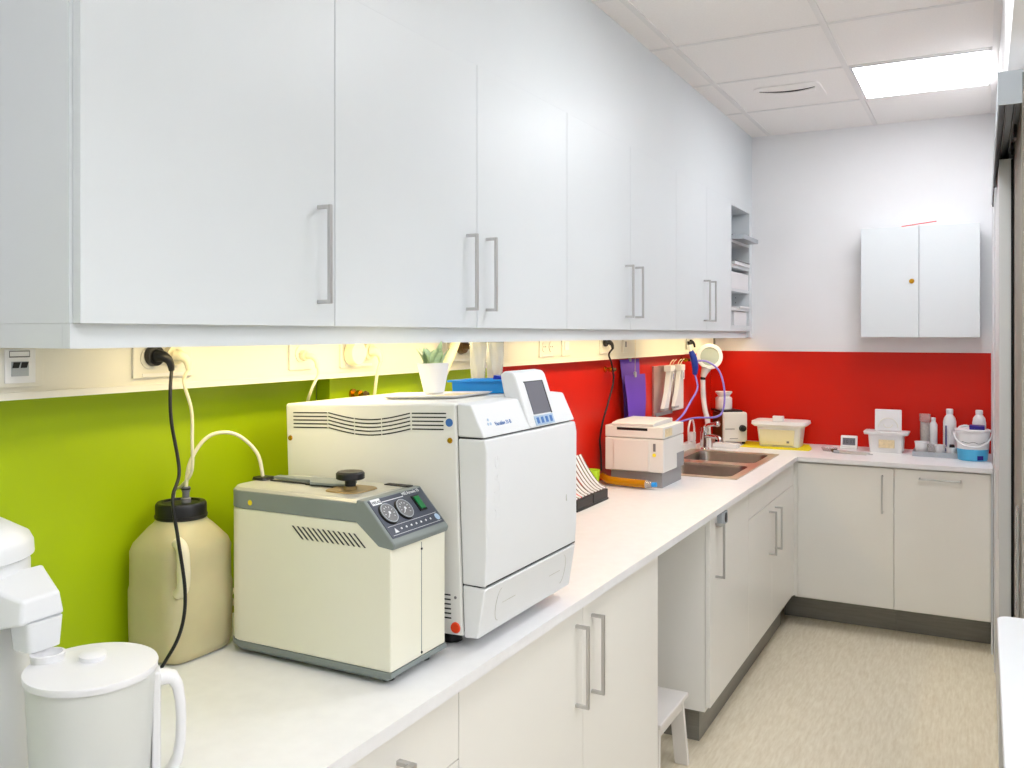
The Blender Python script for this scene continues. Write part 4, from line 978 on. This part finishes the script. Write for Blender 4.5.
# magnifier
t = thing('magnifier_lamp', 'round white magnifier on a white stem behind the tap', 'magnifier', (-1.385, 5.0, 1.04))
mc = Vector((-1.372, 4.985, 1.422)); nv = Vector((0.33, -0.94, 0.05)).normalized()
uu = nv.orthogonal().normalized(); ww = nv.cross(uu)
def disc(r0, r1, t0, t1):
    n = 40; return [[tuple(mc+nv*tt+uu*r*math.cos(2*PI*j/n)+ww*r*math.sin(2*PI*j/n)) for j in range(n)] for r, tt in ((r0, t0), (r1, t0), (r1, t1), (r0, t1))]
build('ring', MB().rings(disc(0.052, 0.073, 0.012, -0.012), cap=False, closed=True), M['white2'], t, bev=0.003)
build('lens', MB().rings([[tuple(mc+nv*tt+uu*0.0518*math.cos(2*PI*j/40)+ww*0.0518*math.sin(2*PI*j/40)) for j in range(40)] for tt in (-0.004, 0.004)]), M['mirror'], t)
build('neck', MB().tube([(-1.388, 4.985, 1.362), (-1.400, 4.985, 1.335), (-1.410, 4.985, 1.305)], lambda q: 0.030-0.016*q, 14), M['white2'], t)
build('collar', MB().cyl((-1.410, 4.985, 1.305), (-1.411, 4.985, 1.290), 0.0145), M['black'], t)
build('stem', MB().tube([(-1.411, 4.985, 1.290), (-1.410, 4.99, 1.20), (-1.400, 4.99, 1.12), (-1.388, 5.0, 1.055), (-1.385, 5.02, 0.9006)], 0.0145, 14), M['white2'], t)

# power strip + white cable behind tap
t = thing('power_strip', 'white power strip with a looped cable behind the film processor', 'power strip', (-1.44, 4.8, ZT))
build('housing', MB().obox((-1.472, 4.84, ZT+0.02), (0.04, 0.30, 0.038), 0.0), M['white2'], t, bev=0.003)
build('cable', MB().tube([(-1.46, 4.88, ZT+0.04), (-1.46, 4.87, ZT+0.12), (-1.46, 4.93, ZT+0.17), (-1.46, 4.98, ZT+0.12), (-1.465, 4.99, ZT+0.045)], 0.006, 8), M['white2'], t)
build('adapter', MB().obox((-1.468, 4.96, ZT+0.066), (0.035, 0.05, 0.05)), M['white2'], t, bev=0.003)
tag(build('soap_dish', MB().obox((-1.30, 5.08, ZT+0.0125), (0.14, 0.07, 0.024), 0.05).obox((-1.30, 5.08, ZT+0.0275), (0.03, 0.02, 0.006), 0.3), M['white2'], bev=0.004, loc=(-1.30, 5.08, ZT)), 'low white plastic box lying right of the tap', 'box')

# ------------------------------------------------------------------ knob box + jar
yaw = 0.62
t = thing('knob_device', 'small white metal device with a black knob in the worktop corner', 'device', (-1.335, 5.30, ZT), (0, 0, yaw))
lb('casing', MB().box(-0.075, 0.075, -0.085, 0.085, 0.014, 0.190), M['beige'], t, bev=0.012, seg=4)
lb('side_panel', MB().box(-0.079, -0.0755, -0.075, 0.075, 0.02, 0.182), M['brown'], t)
lb('top_plate', MB().box(-0.085, 0.05, -0.07, 0.085, 0.1905, 0.200), M['black'], t)
kn = lb('knob', MB().cyl((0.042, -0.0855, 0.096), (0.042, -0.105, 0.096), 0.020, 0.018, 24), M['black'], t)
lb('front_print', MB().box(-0.062, -0.005, -0.0862, -0.0855, 0.090, 0.094).box(-0.035, 0.015, -0.0862, -0.0855, 0.034, 0.037), M['dgrey'], t)
for (x, y) in ((-0.06, -0.06), (0.06, -0.06), (-0.06, 0.06), (0.06, 0.06)): lb('foot', MB().lathe([(0.01, 0.0005), (0.01, 0.0138)], x, y), M['rubber'], t)
t = thing('jar', 'white jar with a flared stopper standing on the knob device', 'jar', (-1.372, 5.30, ZT+0.2005))
build('jar_body', MB().lathe([(0.046, 0.0), (0.049, 0.004), (0.049, 0.066), (0.044, 0.072), (0.036, 0.076)], -1.372, 5.30, z0=ZT+0.2005), M['white2'], t)
build('stopper', MB().lathe([(0.034, 0.0765), (0.036, 0.082), (0.049, 0.098), (0.050, 0.104), (0.046, 0.106)], -1.372, 5.30, z0=ZT+0.2005), M['white2'], t)

# ------------------------------------------------------------------ yellow cloth + instrument box
cl = MB(); n = 22; mm_ = 12
top_, bot_ = [], []
ox, oy = -1.055, 5.27
for i in range(n+1):
    for j in range(mm_+1):
        u = i/n; v_ = j/mm_
        x = ox-0.185+0.385*u+0.012*math.sin(v_*5)-0.03*v_; y = oy-0.135+0.29*v_-0.012*u+0.006*math.sin(u*9)
        z = ZT+0.0012+0.002*abs(math.sin(u*11+v_*4))
        top_.append((x, y, min(z, ZT+0.003))); bot_.append((x, y, ZT+0.0002))
cl.v = top_+bot_; N = len(top_)
for i in range(n):
    for j in range(mm_):
        a = i*(mm_+1)+j; cl.f.append((a, a+1, a+mm_+2, a+mm_+1)); cl.f.append((N+a, N+a+mm_+1, N+a+mm_+2, N+a+1))
for i in range(n):
    a = i*(mm_+1); cl.f.append((a, a+mm_+1, N+a+mm_+1, N+a)); a += mm_; cl.f.append((a, N+a, N+a+mm_+1, a+mm_+1))
for j in range(mm_):
    a = j; cl.f.append((a, N+a, N+a+1, a+1)); a = n*(mm_+1)+j; cl.f.append((a, a+1, N+a+1, N+a))
tag(build('yellow_cloth', cl, M['yellow'], loc=(ox, oy, ZT)), 'bright yellow cloth spread under the cream instrument box', 'cloth')
t = thing('instrument_box', 'cream plastic box with a knobbed lid on the yellow cloth', 'box', (-1.035, 5.29, ZT+0.003))
zb2 = ZT+0.0035
build('tub', MB().loft([(zb2, -1.035, 5.29, 0.112, 0.075, 9, 0), (zb2+0.115, -1.035, 5.29, 0.125, 0.085, 9, 0)]), M['white2'], t)
build('front_inset', MB().prism([(-1.135, zb2+0.010), (-0.950, zb2+0.010), (-0.944, zb2+0.098), (-1.141, zb2+0.098)], 'y', 5.2125, 5.203), M['paleyel'], t, bev=0.003)
build('printed_mark', B(-1.10, -1.02, 5.2022, 5.2028, zb2+0.026, zb2+0.028), M['tan'], t)
build('printed_square', B(-0.988, -0.974, 5.2022, 5.2028, zb2+0.024, zb2+0.036), M['dgrey'], t)
ld = build('lid', MB().loft([(zb2+0.1155, -1.035, 5.29, 0.140, 0.10, 9, 0), (zb2+0.128, -1.035, 5.29, 0.155, 0.108, 9, 0), (zb2+0.145, -1.035, 5.29, 0.152, 0.105, 9, 0), (zb2+0.147, -1.035, 5.29, 0.14, 0.095, 9, 0)]), M['white2'], t)
build('lid_knob', MB().box(-1.065, -1.005, 5.19, 5.225, zb2+0.1475, zb2+0.178), M['white2'], ld, bev=0.004)

# ------------------------------------------------------------------ clock
t = thing('digital_clock', 'small white digital clock with a grey display against the red wall', 'clock', (-0.672, 5.36, ZT))
tl = -0.18
def tlb(c, s_): return MB().obox(c, s_, 0, tl)
build('case', tlb((-0.672, 5.36, ZT+0.0405), (0.090, 0.016, 0.066)), M['white2'], t, bev=0.005, seg=3)
build('display', tlb((-0.672, 5.3518, ZT+0.0400), (0.068, 0.001, 0.040)), M['lcd'], t)
build('stand', MB().box(-0.717, -0.627, 5.335, 5.40, ZT+0.0004, ZT+0.008), M['white2'], t, bev=0.002)
text('digits', '10:33', 0.027, M['ink'], t, (-0.672, 5.3498, ZT+0.031), Matrix.Rotation(PI/2+tl, 4, 'X'), ext=0.0003, align='CENTER', parent_local=False)

# instruments on the worktop
for (x0_, y0_, x1_, y1_, lab) in ((-0.70, 5.13, -0.52, 5.10, 'longest of the steel instruments lying before the clock'), (-0.69, 5.11, -0.55, 5.07, 'short steel instrument nearest the worktop edge'), (-0.71, 5.16, -0.54, 5.145, 'steel tweezers closest to the clock')):
    t = thing('dental_instrument', lab, 'instrument', (x0_, y0_, ZT), group='steel instruments beside the clock')
    build('shaft', MB().tube([(x0_, y0_, ZT+0.0065), ((x0_+x1_)/2, (y0_+y1_)/2, ZT+0.0065), (x1_, y1_, ZT+0.0055)], lambda q: 0.006-0.003*q, 8, 4), M['steel'], t)
    build('grip', MB().cyl((x0_-0.03, y0_+0.004, ZT+0.0085), (x0_, y0_, ZT+0.0085), 0.008, n=10), M['brown'] if y0_ > 5.12 else M['alu'], t)
tag(build('glass_dish', MB().lathe([(0.035, 0.0005), (0.045, 0.018), (0.042, 0.018), (0.033, 0.004)], -0.755, 5.20, z0=ZT), M['clear'], loc=(-0.755, 5.20, ZT)), 'small clear dish left of the digital clock', 'dish')

# ------------------------------------------------------------------ white box with upright lid
t = thing('storage_box', 'white plastic box with a tan label and a flat rim on the far worktop', 'box', (-0.465, 5.30, ZT))
build('tub', MB().loft([(ZT+0.0005, -0.470, 5.31, 0.084, 0.06, 9, 0), (ZT+0.098, -0.470, 5.31, 0.091, 0.066, 9, 0)]), M['white2'], t)
build('rim', MB().loft([(ZT+0.0985, -0.470, 5.31, 0.112, 0.078, 9, 0), (ZT+0.113, -0.470, 5.31, 0.116, 0.082, 9, 0)]), M['white2'], t, bev=0.001)
build('paper_label', B(-0.505, -0.425, 5.2395, 5.2435, ZT+0.028, ZT+0.072), M['tan'], t)
t = thing('upright_lid', 'square white lid with a round emboss standing upright on the white box', 'lid', (-0.462, 5.3, ZT+0.1135))
zl = ZT+0.1135
build('plate', MB().obox((-0.462, 5.305, zl+0.0605), (0.137, 0.010, 0.120), 0, -0.06), M['white2'], t, bev=0.006, seg=3)
arcm = MB()
arcm.tube([(-0.462+0.05*math.cos(a), 5.2975-0.06*(0.02+0.05*math.sin(a)), zl+0.022+0.052*math.sin(a)) for a in [PI*k/16 for k in range(17)]], 0.0022, 8, 2)
arcm.tube([(-0.462+0.022*math.cos(a), 5.2975, zl+0.040+0.020*math.sin(a)) for a in [PI+PI*k/12 for k in range(13)]], 0.0022, 8, 2)
build('embossed_arcs', arcm, M['trunk'], t)

# ------------------------------------------------------------------ bottle tray group
t = thing('bottle_tray', 'shallow grey tray carrying bottles and cups on the far worktop', 'tray', (-0.21, 5.3, ZT))
tx0, tx1, ty0, ty1 = -0.330, -0.112, 5.18, 5.42
build('base', B(tx0, tx1, ty0, ty1, ZT+0.0004, ZT+0.004), M['alu'], t)
build('rim', MB().box(tx0-0.003, tx0, ty0-0.003, ty1+0.003, ZT+0.0004, ZT+0.026).box(tx1, tx1+0.003, ty0-0.003, ty1+0.003, ZT+0.0004, ZT+0.026).box(tx0, tx1, ty0-0.003, ty0, ZT+0.0004, ZT+0.026).box(tx0, tx1, ty1, ty1+0.003, ZT+0.0004, ZT+0.026), M['alu'], t)
zt_ = ZT+0.0045
def bottle(name, label, x, y, prof, caps, mt, cmt, cat='bottle', extra=None, z=zt_):
    t = thing(name, label, cat, (x, y, z))
    build('bottle_body', MB().lathe(prof, x, y, 32, z0=z), mt, t)
    if caps: build('cap', MB().lathe(caps, x, y, 28, z0=z), cmt, t)
    if extra: extra(t, x, y, z)
    return t
bottle('clear_jar', 'tall clear tube of cotton swabs with a pinkish cap at the tray back left', -0.282, 5.38, [(0.024, 0), (0.025, 0.003), (0.025, 0.168)], [(0.029, 0.1685), (0.029, 0.205), (0.027, 0.207)], M['clear'], M['clear'], 'jar', extra=lambda t, x, y, z: build('cotton_swabs', MB().lathe([(0.020, 0.006), (0.021, 0.08), (0.020, 0.160)], x, y, 12, z0=z), M['swab'], t))
bottle('narrow_bottle', 'narrow white squeeze bottle between the swab tube and the big bottle', -0.240, 5.385, [(0.018, 0), (0.020, 0.003), (0.020, 0.150), (0.012, 0.166), (0.010, 0.17)], [(0.012, 0.1705), (0.012, 0.186), (0.010, 0.188)], M['white2'], M['white2'])
def stripes(t, x, y, z):
    build('blue_stripe', B(x-0.020, x-0.014, y-0.0345, y-0.0275, z+0.01, z+0.15), M['navy'], t)
    m = MB()
    for k in range(9): m.lathe([(0.0326, 0.04+0.012*k), (0.0334, 0.043+0.012*k), (0.0326, 0.046+0.012*k)], x, y, 32, cap=False, z0=z)
    build('ridges', m, M['white2'], t)
bottle('large_bottle', 'big white bottle with a dark blue stripe, tallest on the tray', -0.160, 5.38, [(0.030, 0), (0.0325, 0.004), (0.0325, 0.170), (0.028, 0.190), (0.018, 0.205), (0.016, 0.210)], [(0.018, 0.2105), (0.018, 0.236), (0.015, 0.239)], M['white2'], M['white2'], extra=stripes)
def cup(label, x, y, r, h, mt=M['white2']):
    t = thing('cup', label, 'cup', (x, y, zt_), group='white cups on the grey tray')
    build('cup_wall', MB().lathe([(r*0.82, 0), (r*0.86, 0.003), (r, h-0.006), (r+0.002, h-0.005), (r+0.002, h), (r-0.003, h), (r*0.8, 0.006)], x, y, 36, z0=zt_), mt, t)
cup('largest white cup at the left front of the grey tray', -0.290, 5.235, 0.034, 0.070)
cup('white cup in the middle front of the grey tray', -0.203, 5.225, 0.028, 0.058)
cup('white cup at the right front of the grey tray, holding a black thing', -0.145, 5.22, 0.0275, 0.050)
tag(build('black_stopper', MB().obox((-0.145, 5.22, zt_+0.048), (0.024, 0.02, 0.030), 0.3, 0.3), M['black'], bev=0.004, loc=(-0.145, 5.22, zt_+0.03)), 'small black stopper poking out of the right front cup', 'stopper')
tag(build('glass_beaker', MB().lathe([(0.017, 0), (0.018, 0.003), (0.018, 0.060), (0.016, 0.060), (0.015, 0.004)], -0.244, 5.215, 28, z0=zt_), M['clear'], loc=(-0.244, 5.215, zt_)), 'little clear beaker between the left and middle cups', 'beaker')
# bucket
t = thing('bucket', 'white bucket with a blue lower band and a hoop handle at the right end', 'bucket', (-0.052, 5.17, ZT))
bxc, byc = -0.047, 5.17
build('wall', MB().lathe([(0.066, 0.0005), (0.069, 0.004), (0.0745, 0.060)], bxc, byc, 48, z0=ZT), M['cyan'], t, label='pale blue lower half of the bucket')
build('upper_wall', MB().lathe([(0.0746, 0.0602), (0.080, 0.145), (0.077, 0.145), (0.072, 0.064)], bxc, byc, 48, z0=ZT), M['white2'], t)
build('rim', MB().lathe([(0.081, 0.1452), (0.084, 0.150), (0.084, 0.158), (0.079, 0.160)], bxc, byc, 48, z0=ZT), M['white2'], t)
hm = MB(); pts = []
for k in range(19):
    a = PI*k/18
    pts.append((bxc-0.086*math.cos(a), byc-0.015-0.078*math.sin(a), ZT+0.138-0.062*math.sin(a)))
hm.tube(pts, 0.004, 10, 2); build('handle', hm, M['white2'], t)
build('wire_line', MB().tube([(bxc-0.05, byc-0.063, ZT+0.10), (bxc-0.02, byc-0.078, ZT+0.094), (bxc+0.005, byc-0.080, ZT+0.099), (bxc+0.03, byc-0.075, ZT+0.091), (bxc+0.055, byc-0.06, ZT+0.10)], 0.0012, 6), M['dgrey'], t)
build('corner_label', MB().obox((bxc+0.035, byc-0.0625, ZT+0.018), (0.03, 0.002, 0.022), 0.5), M['navy'], t)
build('lid', MB().box(-0.062, 0.008, 5.12, 5.20, ZT+0.1605, ZT+0.180), M['navy'], t, bev=0.003, label='flat navy blue lid')
def pump(t, x, y, z):
    build('pump_stem', MB().cyl((x, y, z+0.130), (x, y, z+0.150), 0.005), M['white2'], t)
    build('pump_head', MB().tube([(x+0.018, y, z+0.155), (x, y, z+0.158), (x-0.022, y-0.004, z+0.152), (x-0.028, y-0.005, z+0.145)], 0.007, 10), M['white2'], t)
bottle('pump_bottle', 'white pump bottle half hidden behind the bucket', -0.085, 5.335, [(0.028, 0), (0.030, 0.003), (0.030, 0.090), (0.018, 0.108), (0.014, 0.112)], [(0.016, 0.1125), (0.016, 0.130)], M['white2'], M['white2'], extra=pump, z=ZT+0.0005)
bottle('round_bottle', 'white round-shouldered bottle behind the bucket by the right wall', -0.018, 5.37, [(0.030, 0), (0.033, 0.003), (0.033, 0.175), (0.029, 0.200), (0.017, 0.217), (0.014, 0.220)], [(0.018, 0.2205), (0.018, 0.240), (0.015, 0.243)], M['white2'], M['white2'], z=ZT+0.0005)

# ------------------------------------------------------------------ sliding door
t = thing('sliding_door', 'pale grey sliding door leaf with a black seal, pushed open at right', 'door', (0.07, 4.1, 0.008))
build('leaf', B(0.050, 0.0875, 3.60, 4.62, 0.008, 2.17), M['door'], t, bev=0.001)
build('edge_seal', B(0.0878, 0.0935, 3.592, 3.62, 0.008, 2.165), M['rubber'], t)
build('recessed_pull', MB().box(0.0485, 0.0498, 3.70, 3.72, 0.80, 1.05), M['steel'], t)
t = thing('door_track', 'long grey sliding door track cover along the right wall', 'track', (0.07, 3.6, 2.145))
build('front_cover', B(0.034, 0.0375, 2.60, 4.60, 2.137, 2.222), M['alu'], t)
build('top_cover', B(0.0375, 0.0965, 2.60, 4.60, 2.215, 2.222), M['alu'], t)
build('end_cap', B(0.0375, 0.088, 2.598, 2.606, 2.137, 2.215), M['alu'], t)
build('rail', MB().box(0.055, 0.060, 2.61, 4.60, 2.190, 2.2145).box(0.078, 0.083, 2.61, 4.60, 2.190, 2.2145), M['dgrey'], t)
for y in (3.2, 3.5):
    build('roller', MB().cyl((0.084, y, 2.192), (0.0935, y, 2.192), 0.016).box(0.084, 0.092, y-0.03, y+0.03, 2.160, 2.175), M['black'], t)
build('guide_wire', MB().tube([(0.0405, 4.2, 2.16), (0.040, 4.55, 2.145), (0.040, 4.6, 2.13)], 0.003, 6), M['black'], t)

# white table in the doorway
t = thing('white_table', 'white table with a rounded corner at the bottom right edge', 'table', (0.4, 1.9, 0))
o1 = []
x0_, x1_, ya_, yb_ = 0.034, 0.75, 0.9, 2.86
r = 0.035
for k in range(9):
    a = PI-PI/2*k/8; o1.append((x0_+r+r*math.cos(a), yb_-r+r*math.sin(a)))
o1 += [(x1_, yb_), (x1_, ya_), (x0_, ya_)]
build('tabletop', MB().prism(o1, 'z', 0.729, 0.757), M['table'], t, bev=0.004, seg=3)
for (x, y) in ((0.12, 0.98), (0.12, 2.78), (0.69, 0.98), (0.69, 2.78)):
    build('leg', MB().cyl((x, y, 0.0005), (x, y, 0.7285), 0.02), M['alu'], t)
# translucent bag on the right wall
n = 20; rings = []
for k in range(22):
    s_ = k/21; z = 1.045-0.34*s_; ring = []
    w_ = 0.010+0.009*abs(math.sin(s_*PI*3.0))
    for j in range(n):
        a = 2*PI*j/n
        ring.append((0.0890+w_*0.38*math.cos(a), 2.985+0.03*math.sin(a)*(1+0.2*math.sin(s_*20)), z))
    rings.append(ring)
tag(build('hanging_bag', MB().rings(rings), M['bag'], loc=(0.09, 2.985, 0.71)), 'clear crumpled plastic bag hanging on the wall at the right edge', 'bag')

# ------------------------------------------------------------------ camera
cam = bpy.data.cameras.new('camera'); co = bpy.data.objects.new('camera', cam); COL.objects.link(co)
co.location = (0, 0, 1.55); co.rotation_euler = (PI/2, 0, math.atan(471/889))
cam.sensor_fit = 'HORIZONTAL'; cam.sensor_width = 36; cam.lens = 889/1024*36
cam.shift_y = -(384-334)/1024
cam.clip_start = 0.02
scene.camera = co

# light: dim world background, plus an added fill lamp behind the camera
wd = bpy.data.worlds.new('world'); scene.world = wd; wd.use_nodes = True
wd.node_tree.nodes['Background'].inputs['Color'].default_value = (0.9, 0.95, 1.0, 1)
wd.node_tree.nodes['Background'].inputs['Strength'].default_value = 0.6
def area(name, loc, rot, sx, sy, power, col):
    l = bpy.data.lights.new(name, 'AREA'); l.shape = 'RECTANGLE'; l.size = sx; l.size_y = sy; l.energy = power; l.color = col
    o = bpy.data.objects.new(name, l); COL.objects.link(o); o.location = loc; o.rotation_euler = rot; return o
area('back_fill', (1.2, -2.9, 1.6), (PI/2, 0, PI), 2.6, 1.8, 22, (0.88, 0.95, 1.0))  # added cool fill lamp, no window in the back wall

vs = scene.view_settings
vs.view_transform = 'Standard'; vs.look = 'None'; vs.exposure = -0.2; vs.gamma = 1.0; vs.use_curve_mapping = False
